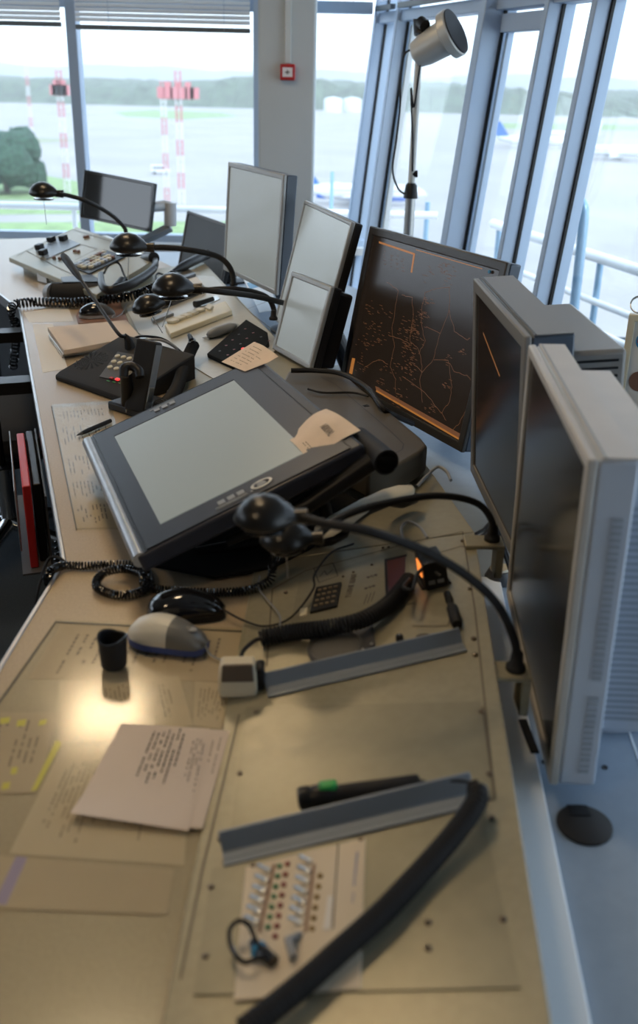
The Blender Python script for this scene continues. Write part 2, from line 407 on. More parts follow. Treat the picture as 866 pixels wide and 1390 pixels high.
obj('plate_mark', MB().box(-.012, .012, -.0445, -.0432, -.003, .003).box(-.003, .003, -.0445, -.0432, -.01, .01), ink, t)

# ceiling lamps
for k, (x, y, lab) in enumerate(((-.95, 3.6, 'warm square ceiling lamp panel above the left end of the console'), (-.55, 1.7, 'warm square ceiling lamp panel above the glass desk sheet'), (-1.5, -.4, 'warm square ceiling lamp panel behind the viewer'))):
    t = thing('ceiling_light', lab, 'ceiling light', (x, y, CEIL), 'ceiling lamp panels')
    obj('light_frame', MB().ring(.40, .40, .03, -.03, -.001), whitep, t)
    obj('diffuser', MB().box(-.17, .17, -.17, .17, -.02, -.004), lampglow, t)

# ------------------------------------------------------------------ outside: ground, trees, masts, aircraft
GZ = -25.0
obj('floor_apron', MB().box(-3000, 3000, 20, 6000, GZ - 1, GZ), conc, kind='structure')
def patch(name, pts, m, lab, cat, z=.06, kind='stuff'):
    q = [G(x, y, GZ + z) for x, y in pts]
    c = sum(q, V()) / len(q)
    o = obj(name, MB().slab(q, .05), m, at=(c.x, c.y, GZ), world=True); tag(o, lab, cat, kind=kind); return o
patch('grass_lawn', [(-260, 232), (60, 238), (105, 246), (118, 262), (60, 272), (-260, 268)], grass, 'upper strip of green lawn seen through the left window', 'grass')
patch('grass_lawn', [(-400, 276), (110, 274), (130, 290), (-400, 293)], grass, 'green lawn strip just above the outside road', 'grass')
patch('grass_lawn', [(-400, 304), (330, 300), (330, 345), (-400, 345)], grass, 'lowest green lawn strip beyond the far console', 'grass')
patch('grass_verge', [(155, 152), (210, 149), (300, 153), (325, 158), (250, 162), (170, 158)], grass, 'distant oval of grass on the apron left of the pillar', 'grass')
patch('grass_verge', [(-60, 184), (60, 187), (115, 190), (60, 194), (-60, 194)], mat('dry_grass', (.30, .31, .2), .9), 'dry grass strip on the apron in the left window', 'grass')
patch('grass_verge', [(640, 166), (900, 170), (900, 178), (640, 174)], grass, 'thin green verge in front of the trees at right', 'grass')
def bump_field(name, y0, y1, x0, x1, nx, ny, h, amp, m, lab, cat, jag=1.):
    rnd = random.Random(3); mb = MB(); vs = []; fs = []
    ph = [rnd.uniform(0, 6.3) for _ in range(8)]
    for j in range(ny + 1):
        for i in range(nx + 1):
            x = x0 + (x1 - x0) * i / nx; y = y0 + (y1 - y0) * j / ny
            z = GZ + (0 if j == 0 else h + amp * (math.sin(x * .011 + ph[0]) * .5 + math.sin(x * .031 + ph[1]) * .3) + jag * rnd.uniform(-.5, .5) * amp)
            vs.append((x + rnd.uniform(-.4, .4) * (x1 - x0) / nx, y + (0 if j == 0 else rnd.uniform(-.3, .3) * (y1 - y0) / ny), z))
    for j in range(ny):
        for i in range(nx):
            a = j * (nx + 1) + i; fs.append((a, a + 1, a + nx + 2, a + nx + 1))
    mb.add(vs, fs); return tag(obj(name, mb, m, smooth=False), lab, cat, kind='stuff')
yt = G(150, 144, GZ).y + 25
bump_field('forest', yt, yt + 420, -900, 900, 260, 12, 17, 7, treem, 'hazy band of green forest beyond the airfield', 'trees')
bump_field('hills', 2600, 3400, -2500, 2500, 60, 3, 34, 12, hillm, 'pale far hills on the horizon behind the forest', 'hills', .3)

def blob_tree(name, p, h, r, lab, n=26, trunk=True):
    t = thing(name, lab, 'tree', p); rnd = random.Random(int(h * 100)); m = MB()
    for k in range(n):
        a = rnd.uniform(0, 6.3); rr = r * math.sqrt(rnd.random()) * .75; z = h * rnd.uniform(.35, .88)
        s = r * rnd.uniform(.3, .5); c = V((rr * math.cos(a), rr * math.sin(a), z)); rings = []
        for i in range(1, 6):
            th = math.pi * i / 6
            rings.append([c + V((math.sin(th) * math.cos(q * math.pi / 4), math.sin(th) * math.sin(q * math.pi / 4), -math.cos(th))) * s * rnd.uniform(.85, 1.15) for q in range(8)])
        m.loft(rings)
    obj('crown', m, bushm, t); obj('trunk', MB().cyl((0, 0, 0), (0, 0, h * .5), r * .09, n=8), brown, t)
p = G(10, 262, GZ)
blob_tree('tree', p, 12.5, 8.5, 'large dark green tree at the left edge outside'); blob_tree('tree', p + V((-19, 2, 0)), 11, 8, 'green tree outside cut by the picture edge')

def mast(px, ytop, ybase, col_top, w_, lab, lights=0):
    p = G(px, ybase, GZ); d = p.y; H = PL(px, ytop, (0, 1, 0), d).z - GZ
    t = thing('lattice_mast', lab, 'mast', p, 'lattice masts on the airfield')
    for sec in range(8):
        z0, z1 = H * sec / 8, H * (sec + 1) / 8; m = MB(); h = w_ / 2
        for sx, sy in ((-1, -1), (1, -1), (1, 1), (-1, 1)): m.cyl((sx * h, sy * h, z0), (sx * h, sy * h, z1), w_ * .07, n=4)
        nb = 3
        for b in range(nb):
            a0 = z0 + (z1 - z0) * b / nb; a1 = z0 + (z1 - z0) * (b + 1) / nb
            for q in range(4):
                c = [(-1, -1), (1, -1), (1, 1), (-1, 1)]; u, v2 = c[q], c[(q + 1) % 4]
                if b % 2: u, v2 = v2, u
                m.cyl((u[0] * h, u[1] * h, a0), (v2[0] * h, v2[1] * h, a1), w_ * .04, n=4)
        obj('lattice_section', m, mastr if sec % 2 == (1 if col_top else 0) else mastw, t)
    if lights:
        m = MB()
        for a in (-1, -.6, -.2, .3, .7, 1):
            m.box(a * lights - .9, a * lights + .9, -.6, .6, H * .80, H * .80 + 2.2)
        m.box(-lights, lights, -.15, .15, H * .795, H * .805); m.box(-lights * .8, lights * .8, -.15, .15, H * .87, H * .88)
        for a in (-.6, 0, .6): m.box(a * lights - .6, a * lights + .6, -.5, .5, H * .86, H * .86 + 1.6)
        obj('floodlight_rack', m, mastr, t)
    return t
mast(247, 96, 278, True, 1.1, 'red and white mast with floodlight rack left of the pillar', 3.4)
mast(45, 88, 200, False, .9, 'slim pale mast furthest left in the window'); mast(92, 95, 262, True, 1.1, 'red topped mast beside the window mullion', 1.2)
mast(228, 110, 300, True, .8, 'thin mast standing close to the floodlight mast')

def aircraft(px, py, L, head, lab, tailm, stripe=None, nose=True):
    p = G(px, py, GZ); t = thing('airliner', lab, 'aircraft', Matrix.Translation(p) @ Matrix.Rotation(head, 4, 'Z') @ Matrix.Scale(L / 36, 4), 'airliners parked on the apron')
    zc = 3.4; R = 2.0
    obj('fuselage', MB().tube([(-17.5, 0, zc + .9), (-15, 0, zc + .6), (-9, 0, zc), (11, 0, zc), (14.5, 0, zc - .1), (16.5, 0, zc - .4), (17.6, 0, zc - .6)], [.25, .9, R, R, 1.7, 1.0, .2], 18), planew, t, smooth=True)
    obj('tail_fin', MB().add([(-11, -.2, zc + 1.5), (-17, -.15, zc + 1.2), (-18.5, -.1, zc + 8.2), (-16, -.1, zc + 8.2), (-11, .2, zc + 1.5), (-17, .15, zc + 1.2), (-18.5, .1, zc + 8.2), (-16, .1, zc + 8.2)], [(0, 1, 2, 3), (7, 6, 5, 4), (0, 4, 5, 1), (1, 5, 6, 2), (2, 6, 7, 3), (3, 7, 4, 0)]), tailm, t)
    for s in (-1, 1):
        obj('wing', MB().slab([(3.5, s * 1.5, zc - .8), (-2.5, s * 1.5, zc - .8), (-6.5, s * 16.5, zc + .6), (-5, s * 16.5, zc + .6)][::s], .35), planew, t)
        obj('tailplane', MB().slab([(-13.5, s * .5, zc + .9), (-16.5, s * .5, zc + .9), (-18, s * 6, zc + 1.2), (-17, s * 6, zc + 1.2)][::s], .2), planew, t)
        obj('engine', MB().cyl((3.5, s * 5.5, zc - 1.6), (-.8, s * 5.5, zc - 1.6), 1.05, .8, 14), stripe or planew, t)
        obj('landing_gear', MB().cyl((-1.5, s * 2.6, zc - 1.5), (-1.5, s * 2.6, .5), .15, n=6).cyl((-1.5, s * 2.3, .5), (-1.5, s * 2.9, .5), .5, n=12), grey, t)
    obj('landing_gear', MB().cyl((13, 0, zc - 1.5), (13, 0, .4), .15, n=6).cyl((13, -.3, .4), (13, .3, .4), .4, n=12), grey, t)
    m = MB()
    for s in (-1, 1):
        k = -8.
        while k < 12: m.box(k, k + .35, s * (R - .02) - .05, s * (R - .02) + .05, zc + .3, zc + .8); k += .8
    obj('cabin_windows', m, dgrey, t)
    if stripe: obj('belly_stripe', MB().tube([(-12, 0, zc - .7), (11, 0, zc - .7), (14, 0, zc - .7)], [1.2, 1.75, 1.2], 16), stripe, t)
aircraft(722, 201, 32, math.radians(-8), 'white airliner with blue tail fin seen between slanted mullions', planeb)
aircraft(770, 192, 30, math.radians(170), 'white airliner parked between the two rightmost mullions', planew)
aircraft(835, 217, 34, math.radians(178), 'white airliner in the rightmost window', planew)
aircraft(490, 278, 30, math.radians(4), 'nearest airliner with a blue belly, behind the signal lamp pole', planeb, planeb)
p = G(218, 236, GZ)
t = thing('service_van', 'small white vehicle alone on the apron left of the pillar', 'van', Matrix.Translation(p) @ Matrix.Rotation(.2, 4, 'Z'))
obj('body', MB().prism([(-2.6, .4), (2.6, .4), (2.6, 1.3), (1.9, 1.5), (1.2, 2.3), (-2.6, 2.3)], -1, 1, Matrix.Rotation(math.pi / 2, 4, 'X')), planew, t, bevel=.1)
obj('side_windows', MB().box(-2.2, 1.3, -1.03, 1.03, 1.5, 2.0), dgrey, t)
for x in (-1.7, 1.7):
    for y in (-.9, .9): obj('wheel', MB().cyl((x, y - .12, .4), (x, y + .12, .4), .4, n=16), black, t)
for px in (452, 478):
    p = G(px, 153, GZ); tag(obj('storage_tank', MB().lathe([(7, 0), (7, 9.5), (6.6, 10), (3, 11), (.2, 11.4)], 28), planew, at=p, smooth=True), 'white round fuel tank, %s of the pair right of the pillar' % ('left' if px == 452 else 'right'), 'storage tank', 'white fuel tanks near the forest')
# terminal canopy seen beyond the lamp pole
hz = bpy.data.materials.new('haze'); hz.use_nodes = True; hn = hz.node_tree.nodes; hn.clear()
ho = hn.new('ShaderNodeOutputMaterial'); hv = hn.new('ShaderNodeVolumeScatter'); hv.inputs['Density'].default_value = .0005; hv.inputs['Color'].default_value = (1, .97, .94, 1); hz.node_tree.links.new(hv.outputs[0], ho.inputs['Volume'])
tag(obj('haze', MB().box(-2900, 2900, 60, 4000, GZ - .5, 30), hz, at=(0, 60, GZ), world=True), 'thin pale haze over the airfield', 'haze', kind='stuff')
# balcony outside: railings and bent pipe
obj('floor_balcony', MB().add([wallpt(s, 1, i) * 1 for i in (0, -1.6) for s in (-2.6, SC + 1.5)], [(0, 1, 3, 2)]).v and MB().slab([V((wallpt(s, 1, i).x, wallpt(s, 1, i).y, -.3)) for s, i in ((-2.6, -.15), (SC + 1.7, -.15), (SC + 1.7, -1.35), (-2.6, -1.35))], .1), conc, kind='structure')
obj('floor_balcony', MB().box(-4.2, CX0 - .1, YB + .16, YB + 1.25, -.4, -.3), conc, kind='structure')
DR = DW + 1.15
def onrail(px, py): return PL(px, py, WN, DR)
zr = [onrail(770, 336).z, onrail(770, 395).z, onrail(779, 437).z, onrail(806, 489).z]
t = thing('balcony_railing', 'white tubular balcony railing outside the slanted windows', 'railing', WN * DR + WD * 2 + V((0, 0, -.3)))
for k, z in enumerate(zr):
    obj('rail', MB().cyl(WN * DR + WD * -1.5 + V((0, 0, z)), WN * DR + WD * (SC + .6) + V((0, 0, z)), .032 if k == 0 else .02, n=10), railw, t, world=True, smooth=True)
s0 = onrail(803, 400).dot(WD)
for k in range(-3, 5):
    q = WN * (DR + .03) + WD * (s0 + k * 1.25)
    obj('railing_post', MB().cyl(q + V((0, 0, -.3)), q + V((0, 0, zr[0])), .02, n=10), pipeb, t, world=True, smooth=True)
t = thing('balcony_railing', 'pale balcony rail crossing the back windows', 'railing', (-1.5, 7.0, -.3))
zq = PL(150, 282, (0, 1, 0), 7.0).z
obj('rail', MB().cyl((-4.5, 7.0, zq), (.8, 7.0, zq), .026, n=10), railw, t, world=True, smooth=True)
for k in range(5): obj('railing_post', MB().cyl((-4.2 + k * 1.2, 7.0, -.3), (-4.2 + k * 1.2, 7.0, zq), .018, n=8), railw, t, world=True)
DP = DW + .62
pts = [PL(x, y, WN, DP) for x, y in ((783, 268), (790, 276), (792.5, 292), (787, 350), (779, 420), (774, 470))]
pts.append(V((pts[-1].x, pts[-1].y, -.3)))
tag(obj('bent_pipe', MB().tube(smoothpath(pts), .024, 12), pipeb, at=pts[-1], world=True, smooth=True), 'blue grey pipe with bent top outside the rightmost window', 'pipe')

# ------------------------------------------------------------------ the console desk
ZD = .75
desk = thing('console_desk', 'long angled controllers desk with wood-grain worktop and beige metal console panels', 'desk', (-.2, 1.4, 0))
front = [(-.448, .25), (-.437, 1.08), (-.426, 1.425), (-1.047, 3.25), (-1.20, 3.50), (-1.95, 4.55)]
back = [(-1.1, 4.9), (-.47, 3.78), (-.40, 3.6), (.10, 1.9), (.235, 1.72), (.262, 1.45), (.20, .25)]
obj('worktop', MB().prism(front + back, ZD - .035, ZD), desk_m, desk, world=True, bevel=.002)
m = MB()
for a, b in zip(front, front[1:]):
    a3 = V((*a, 0)); b3 = V((*b, 0)); d = (b3 - a3).normalized(); nn = V((-d.y, d.x, 0))
    m.add([p + nn * o_ + V((0, 0, z)) for p in (a3 - d * .001, b3 + d * .001) for o_ in (-.001, .006) for z in (ZD - .036, ZD + .0015)], [(0, 1, 3, 2), (4, 6, 7, 5), (0, 4, 5, 1), (2, 3, 7, 6), (0, 2, 6, 4), (1, 5, 7, 3)])
obj('edge_trim', m, edge_m, desk, world=True, bevel=.0015)
m = MB()
for a, b in ((front[1], (.2, 1.08)), (front[3], (-.5, 3.45)), ((-.44, .4), (.18, .4))):
    a3 = V((*a, 0)); b3 = V((*b, 0)); d = (b3 - a3).normalized(); a3 += d * .06; nn = V((-d.y, d.x, 0))
    m.add([p + nn * o_ + V((0, 0, z)) for p in (a3, b3) for o_ in (-.012, .012) for z in (0, ZD - .036)], [(0, 1, 3, 2), (4, 6, 7, 5), (0, 4, 5, 1), (2, 3, 7, 6), (0, 2, 6, 4), (1, 5, 7, 3)])
obj('support_panel', m, dgrey, desk, world=True)
obj('modesty_panel', MB().prism([(.17, .25), (.19, .25), (.22, 1.45), (.06, 1.9), (-.42, 3.5), (-.44, 3.5), (.04, 1.9), (.20, 1.45)], 0, ZD - .036), dgrey, desk, world=True)

NF = Frame((-.100, 1.40, .755), V((.375, 0, .07)), V((.013, .75, 0)))     # near sloped panel
MF = Frame((-.60, 2.945, .757), V((.3400, .1070, .045)), V((-.3007, .9537, 0)))  # middle sloped panel
def zN(x, y): return NF.o.z - (NF.z.x * (x - NF.o.x) + NF.z.y * (y - NF.o.y)) / NF.z.z
def zM(x, y): return MF.o.z - (MF.z.x * (x - MF.o.x) + MF.z.y * (y - MF.o.y)) / MF.z.z
NL = [(-.135, .25), (-.104, 1.43)]; NR = [(.180, .25), (.262, 1.43)]
def riser(top, m): # panel with its skirt down to the worktop
    return m.loft([[V((p[0], p[1], ZD - .001)) for p in top], [V(p) for p in top]])
near_poly = [V((x, y, zN(x, y))) for x, y in (NL[0], NR[0], NR[1], NL[1])]
obj('near_panel', riser(near_poly, MB()), panel_m, desk, world=True, bevel=.0015)
def ML(x, y): return V((x, y, zM(x, y)))
cor = [(-.104, 1.432), (.262, 1.432), (.213, 1.76), (-.165, 1.66)]
corner_poly = [V((cor[0][0], cor[0][1], zN(*cor[0]))), V((cor[1][0], cor[1][1], zN(*cor[1]))), ML(cor[2][0], cor[2][1]), V((cor[3][0], cor[3][1], .757))]
obj('corner_panel', riser(corner_poly, MB()), panel_m, desk, world=True, bevel=.0015)
a_, b_ = G(180, 450, .757), G(165, 405, .757)
qa, qb = MF.w(374, 458), MF.w(277, 356)
mid = [ML(-.165, 1.664), ML(.213, 1.764), qa, qb, ML(-.80, 3.85), ML(-.735, 3.40), ML(-.60, 2.945)]
mid = [mid[0], mid[1], mid[2], mid[3], mid[4], mid[5], mid[6]]
obj('middle_panel', riser(mid, MB()), panel_m, desk, world=True, bevel=.0015)
gm = MB().slab([MF.w(x, y, .0025) for x, y in ((171, 418), (188, 452), (300, 520), (385, 470), (290, 375), (235, 372))], .0023)
obj('grey_insert', gm, plate_m, desk, world=True)
# far raised panel
fp = [G(12, 349, .80), G(80, 379, .80), G(131, 400, .80), G(210, 352, .845), G(168, 331, .87), G(104, 308, .87)]
FF = Frame(fp[0], fp[1] - fp[0], fp[5] - fp[0])
fp = [FF.w(x, y) for x, y in ((12, 349), (80, 378), (131, 400), (214, 350), (168, 330), (104, 308))]
obj('far_panel', MB().slab(fp, .02), panel_m, desk, world=True, bevel=.002)
inner = [FF.px(x, y) for x, y in ((26, 350), (80, 371), (118, 385), (190, 348), (160, 332), (105, 313))]
obj('far_panel_skirt', MB().loft([[V((p.x, p.y, ZD)) for p in [FF.w(x, y, -.02) for x, y in ((30, 352), (78, 373), (129, 395), (205, 350), (166, 334), (108, 314))]], [FF.w(x, y, -.019) for x, y in ((30, 352), (78, 373), (129, 395), (205, 350), (166, 334), (108, 314))]]), panel_m, desk, world=True)

# rear shelf, white rail
ZS = .665
def sh(x, y): return G(x, y, ZS)
shelf = [(.16, .25), (1.05, .25), (1.1, 1.3), (.72, 2.6), (.35, 3.75), (-.3, 5.0), (-.95, 4.95), (-.42, 3.75), (.02, 2.2), (.2, 1.8), (.23, 1.4)]
obj('rear_shelf', MB().prism(shelf, ZS - .03, ZS), shelf_m, desk, world=True, bevel=.002)
obj('shelf_legs', MB().box(.95, 1.0, .35, .4, 0, ZS - .03).box(.85, .9, 2.0, 2.05, 0, ZS - .03).box(.1, .15, 3.9, 3.95, 0, ZS - .03), dgrey, desk, world=True)
p1, p2 = sh(690, 860), sh(706, 930); p3 = sh(781, 1300)
d = (p3 - p2).normalized()
r0 = p2 - d * .32; r1 = p3 + d * .45; nn = V((d.y, -d.x, 0));
if nn.x > 0: nn = -nn
RAILA = math.atan2(d.y, d.x)
obj('cable_rail', MB().slab([r0 + V((0, 0, .012)), r1 + V((0, 0, .012)), r1 + nn * .055 + V((0, 0, .012)), r0 + nn * .055 + V((0, 0, .012))], .013), rail_m, desk, world=True, bevel=.002)
obj('shelf_seam', MB().slab([sh(836, 945) + V((0, 0, .001)), sh(839, 945) + V((0, 0, .001)), sh(885, 1080) + V((0, 0, .001)), sh(882, 1080) + V((0, 0, .001))], .0012), rail_m, desk, world=True)

# seams, screws and inserts of the near panel
def seam(F, pts, w_=.0012, h=.0006):
    m = MB(); P = [F.px(x, y) for x, y in pts]
    for a, b in zip(P, P[1:]):
        d = (b - a).normalized(); n_ = V((-d.y, d.x, 0)) * w_
        m.add([F.M @ (q + o_ * n_ + V((0, 0, h))) for q in (a, b) for o_ in (-1, 1)], [(0, 1, 3, 2)])
    return m
for pts in (((325, 970), (275, 1180), (245, 1330)), ((655, 960), (672, 1085), (640, 1090)), ((640, 1090), (672, 1086)), ((300, 1172), (655, 1095)), ((415, 775), (565, 735), (628, 722)), ((565, 760), (625, 742), (655, 745)), ((628, 722), (645, 830), (672, 1085)), ((362, 905), (370, 800), (415, 775)), ((560, 850), (608, 850), (618, 820))):
    obj('panel_seam', seam(NF, pts), line_m, desk, world=True)
obj('panel_insert', MB().slab([NF.w(x, y, .002) for x, y in ((334, 960), (652, 952), (668, 1080), (310, 1150))], .0018), panel2_m, desk, world=True)
obj('panel_insert', MB().slab([NF.w(x, y, .002) for x, y in ((288, 1178), (655, 1100), (706, 1340), (262, 1350))], .0018), panel2_m, desk, world=True)
for x, y in ((326, 1052), (653, 968), (664, 1052), (287, 1206), (683, 1250), (300, 1140), (582, 1255), (628, 735), (638, 800), (643, 868), (645, 890), (348, 968), (668, 1112), (582, 1290), (388, 805), (280, 1300)):
    m = MB().lathe([(.0035, .0005), (.0035, .003), (.002, .0042)], 14, NF.at(NF.px(x, y)))
    obj('screw', m, screw_m, desk, world=True, smooth=True)

# shallow channel bars on the near panel
def bar(x0, y0, x1, y1, hgt):
    a = NF.px(x0, y0); b = NF.px(x1, y1); L = (b - a).length; ang = math.atan2(b.y - a.y, b.x - a.x)
    M = NF.at(a, ang)
    o = obj('document_rest', MB().loft([[(x, -.010, .001), (x, .004, .001), (x, .012, hgt), (x, .009, hgt), (x, .001, .004), (x, -.010, .004)] for x in (0, L)], True, M).box(0, L, -.018, -.009, .001, .0035, M), bar_m, desk, world=True, bevel=.0006)
bar(362, 938, 629, 876, .022); bar(303, 1162, 644, 1080, .024)

# ------------------------------------------------------------------ monitors
def facing(pos, yaw, tilt, roll):
    yaw, tilt, roll = map(math.radians, (yaw, tilt, roll))
    n = V((-math.sin(yaw), -math.cos(yaw), 0)); r = V((math.cos(yaw), -math.sin(yaw), 0))
    up = V((0, 0, 1)) * math.cos(tilt) - n * math.sin(tilt)
    r2 = r * math.cos(roll) + up * math.sin(roll); u2 = -r * math.sin(roll) + up * math.cos(roll)
    return mat3(r2, u2, r2.cross(u2), V(pos))
def monitor(lab, pos, yaw, tilt, roll, W, H, bez, dep, m_bez, m_scr, m_body, back=None, stand=None, group='flat monitors along the console', name='flat_monitor', bb=None, m_back=None, so=.12, fr=.085):
    M = facing(pos, yaw, tilt, roll); t = thing(name, lab, 'monitor', M, group)
    obj('bezel', MB().ring(W, H, bez, -.012, 0, bb=bb), m_bez, t, bevel=.003)
    bb = bez if bb is None else bb
    scr = obj('screen', MB().box(-W / 2 + bez - .002, W / 2 - bez + .002, -H / 2 + bb - .002, H / 2 - bez + .002, -.010, -.004), m_scr, t)
    obj('casing', MB().box(-W / 2 + .001, W / 2 - .001, -H / 2 + .001, H / 2 - .001, -dep, -.0121), m_body, t, bevel=.004)
    if back:
        bw, bh, bd, by = back
        o = obj('rear_housing', MB().box(-bw / 2, bw / 2, -bh / 2 + by, bh / 2 + by, -dep - bd, -dep + .002), m_back or m_body, t, bevel=.008)
    if stand:
        zf = stand; c = M @ V((0, -H * .1, -dep - (back[2] if back else 0) * .4)); e = V((c.x, c.y, zf)) + (M.to_3x3() @ V((0, 0, -so))) * V((1, 1, 0))
        o = obj('stand', MB().tube([c, c.lerp(e, .5), V((e.x, e.y, zf + .015))], [.028, .026, .03], 16), m_body, t, world=True)
        obj('stand_foot', MB().lathe([(fr, 0), (fr, .008), (.04, .016)], 32, Matrix.Translation(V((e.x, e.y, zf + .0005)))), m_body, t, world=True, smooth=True)
    return t, M
def kid(t, name): return [o for o in COL.objects if o.parent == t and o.name.startswith(name)][0]
fbez = mat('monitor_dark_bezel', (.040, .038, .036), .4, var=.05)
gtop = mat('monitor_grey_casing', (.17, .16, .145), .42, var=.06)
lbez = mat('light_grey_bezel', (.30, .31, .31), .4, metal=.2)
bluedk = mat('blue_black_casing', (.055, .075, .105), .4)
tA, MA = monitor('small black glossy monitor on a grey arm at the far end of the console', (-.985, 4.62, .955), 22, 7, -6, .39, .222, .014, .03, gloss, mat('glossy_dark_lcd', (.02, .022, .024), .05, coat=1), black)
tB, MB_ = monitor('half hidden black monitor low behind the tall light-rimmed one', (-.525, 4.18, .827), 56, 12, -2, .42, .2415, .013, .03, dgrey, mat('charcoal_lcd', (.03, .032, .035), .4, spec=.3), black, stand=ZS)
tC, MC = monitor('upright monitor with pale rim and blank grey screen, behind the others', (-.252, 3.305, 1.043), 63, 3.9, 0, .475, .378, .016, .05, lbez, lcdg, bluedk, stand=ZS)
tD, MD = monitor('tilted monitor with blank grey screen standing above the small panel', (-.043, 2.808, .977), 73.2, 14.3, 0, .475, .384, .012, .035, lbez, lcdg, black, stand=ZS)
tE, ME = monitor('small grey screen with a thick black body below the tilted monitor', (-.061, 2.511, .917), 63.5, 15.7, 1, .244, .221, .014, .035, lbez, lcdg, black, back=(.22, .20, .045, 0), stand=ZS, so=.03, fr=.05)
tF, MF_ = monitor('large black monitor showing an orange radar map', (.225, 2.343, .933), 60.7, 10.6, -.1, .578, .443, .022, .045, fbez, radar_b, bluedk, back=(.38, .26, .05, 0), stand=ZS)
tG, MG = monitor('thick dark grey monitor with black screen seen edge on', (.339, 1.771, .914), 87.1, -4.2, -1, .45, .44, .026, .085, gtop, lcdoff, bluedk, back=(.34, .30, .11, .02), stand=ZS, m_back=gtop)
tH, MH = monitor('nearest big white monitor with vented side and dark reflecting screen', (.314, 1.216, .913), 93.4, -1.2, 0, .49, .45, .016, .058, whitetop, lcdgl, whitep, back=(.40, .37, .065, .012), m_back=whitep)
# tops of the two big casings: warm light put in the colour, sides bluer
obj('top_cover', MB().box(-.243, .243, .2245, .2265, -.056, -.016), whitetop, tH); obj('housing_top_cover', MB().box(-.198, .198, .1965, .1982, -.120, -.06), whitetop, tH); obj('top_groove', MB().box(-.243, .243, .2262, .2272, -.021, -.019), grey, tH)
obj('top_cover', MB().box(-.223, .223, .2195, .2215, -.083, -.016), gtop, tG); obj('top_groove', MB().box(-.223, .223, .2212, .2222, -.020, -.018), black, kid(tG, 'casing'))
def vents(t, x, ys, z0, z1, mt, nm='vent_slots'):
    m = MB()
    for y in ys: m.box(x - .0006, x + .0012, y - .0022, y + .0022, z0, z1)
    obj(nm, m, mt, t)
vents(kid(tH, 'casing'), .2450, [-.20 + .0085 * k for k in range(14)] + [-.06 + .0085 * k for k in range(26)], -.047, -.035, mat('vent_shadow', (.30, .35, .42), .6))
vents(kid(tH, 'rear_housing'), .2000, [-.15 + .009 * k for k in range(34)], -.118, -.066, MATS['vent_shadow'], 'rear_vent_slots')
vents(kid(tG, 'rear_housing'), .1700, [.04 + .014 * k for k in range(9)], -.18, -.10, black, 'rear_vent_slots')
obj('power_lamp', MB().cyl((.238, .192, -.001), (.238, .192, .002), .004, n=12), blue, tF)
obj('side_seam', MB().box(.2715, .2735, -.19, .19, -.024, -.022), red, tF)
# stand of the nearest monitor
obj('stand', MB().cyl(V((.42, 1.21, ZS + .02)), V((.42, 1.21, .80)), .035, n=20), whitep, tH, world=True)
obj('stand_foot', MB().lathe([(.10, .0005), (.10, .012), (.04, .022)], 32, Matrix.Translation(V((.43, 1.21, ZS)))), whitep, tH, world=True, smooth=True)
# arm of the far monitor
armm = mat('arm_grey', (.42, .44, .46), .4)
ya = lambda x, y: PL(x, y, (0, 1, 0), 4.72)
e = MA @ V((.10, -.02, -.031))
obj('arm', MB().tube([e, ya(222, 279), ya(231, 281)], [.022, .026, .026], 14, flat=1.), armm, tA, world=True, smooth=True)
obj('arm_joint', MB().tube([ya(231, 275), ya(231, 306)], [.030, .030], 18), armm, tA, world=True, smooth=True)
e1, e2 = ya(232, 308), ya(188, 330)
obj('lower_arm', MB().tube([e1, e2], [.026, .024], 4), grey, tA, world=True, bevel=.005)
obj('arm_pole', MB().cyl(e2 + V((.01, .03, .01)), V((e2.x + .01, e2.y + .03, ZS + .001)), .022, n=14), armm, tA, world=True)

sF = kid(tF, 'screen')
# radar picture on the radar monitor
W, H = .530, .395
def strips(pts, w_): # ribbons on the screen plane
    m = MB()
    for a, b in zip(pts, pts[1:]):
        a = V((*a, 0)); b = V((*b, 0)); d = b - a
        if d.length < 1e-6: continue
        d.normalize(); n_ = V((-d.y, d.x, 0)) * w_
        m.add([V((q.x, q.y, -.0038)) + o_ * n_ for q in (a, b) for o_ in (-1, 1)], [(0, 1, 3, 2)])
    return m
def SP(px, py): # radar screen coordinates of a pixel
    zz = MF_.col[2].to_3d(); o_ = MF_ @ V((0, 0, -.004)); q = PL(px, py, zz, zz.dot(o_)); q = MF_.inverted() @ q; return (max(-W / 2, min(W / 2, q.x)), max(-H / 2, min(H / 2, q.y)))
rnd = random.Random(5)
zf = lambda x, y: (440 + x / 2.887, 290 + y / 2.887)
lines = [[(245, 270), (290, 300), (275, 400), (265, 460), (275, 520), (260, 600), (280, 650), (280, 700)],
         [(305, 320), (345, 330), (350, 400), (335, 500), (370, 530), (385, 600), (375, 650), (385, 740)],
         [(385, 360), (395, 310), (440, 295), (490, 290), (490, 380), (450, 480), (430, 570), (385, 620), (350, 590)],
         [(385, 360), (380, 430), (395, 500), (370, 550)], [(490, 380), (510, 460), (560, 495), (572, 490)], [(400, 440), (455, 470)],
         [(430, 570), (485, 575), (510, 620), (560, 635), (575, 650)], [(490, 590), (500, 680), (490, 740), (460, 780), (395, 700), (310, 640)],
         [(460, 780), (478, 810)], [(160, 600), (215, 570), (250, 590)], [(250, 475), (300, 490), (335, 510)], [(575, 780), (530, 820), (500, 850)]]
m = MB()
for L in lines:
    P = [SP(*zf(*q)) for q in L]; Q = []
    for a, b in zip(P, P[1:]):
        n_ = 5
        for k in range(n_): Q.append((a[0] + (b[0] - a[0]) * k / n_ + rnd.uniform(-.002, .002), a[1] + (b[1] - a[1]) * k / n_ + rnd.uniform(-.002, .002)))
    Q.append(P[-1]); s_ = strips(Q, .0006); m.add(s_.v, s_.f)
obj('radar_borders', m, radar_l, sF)
m = MB()
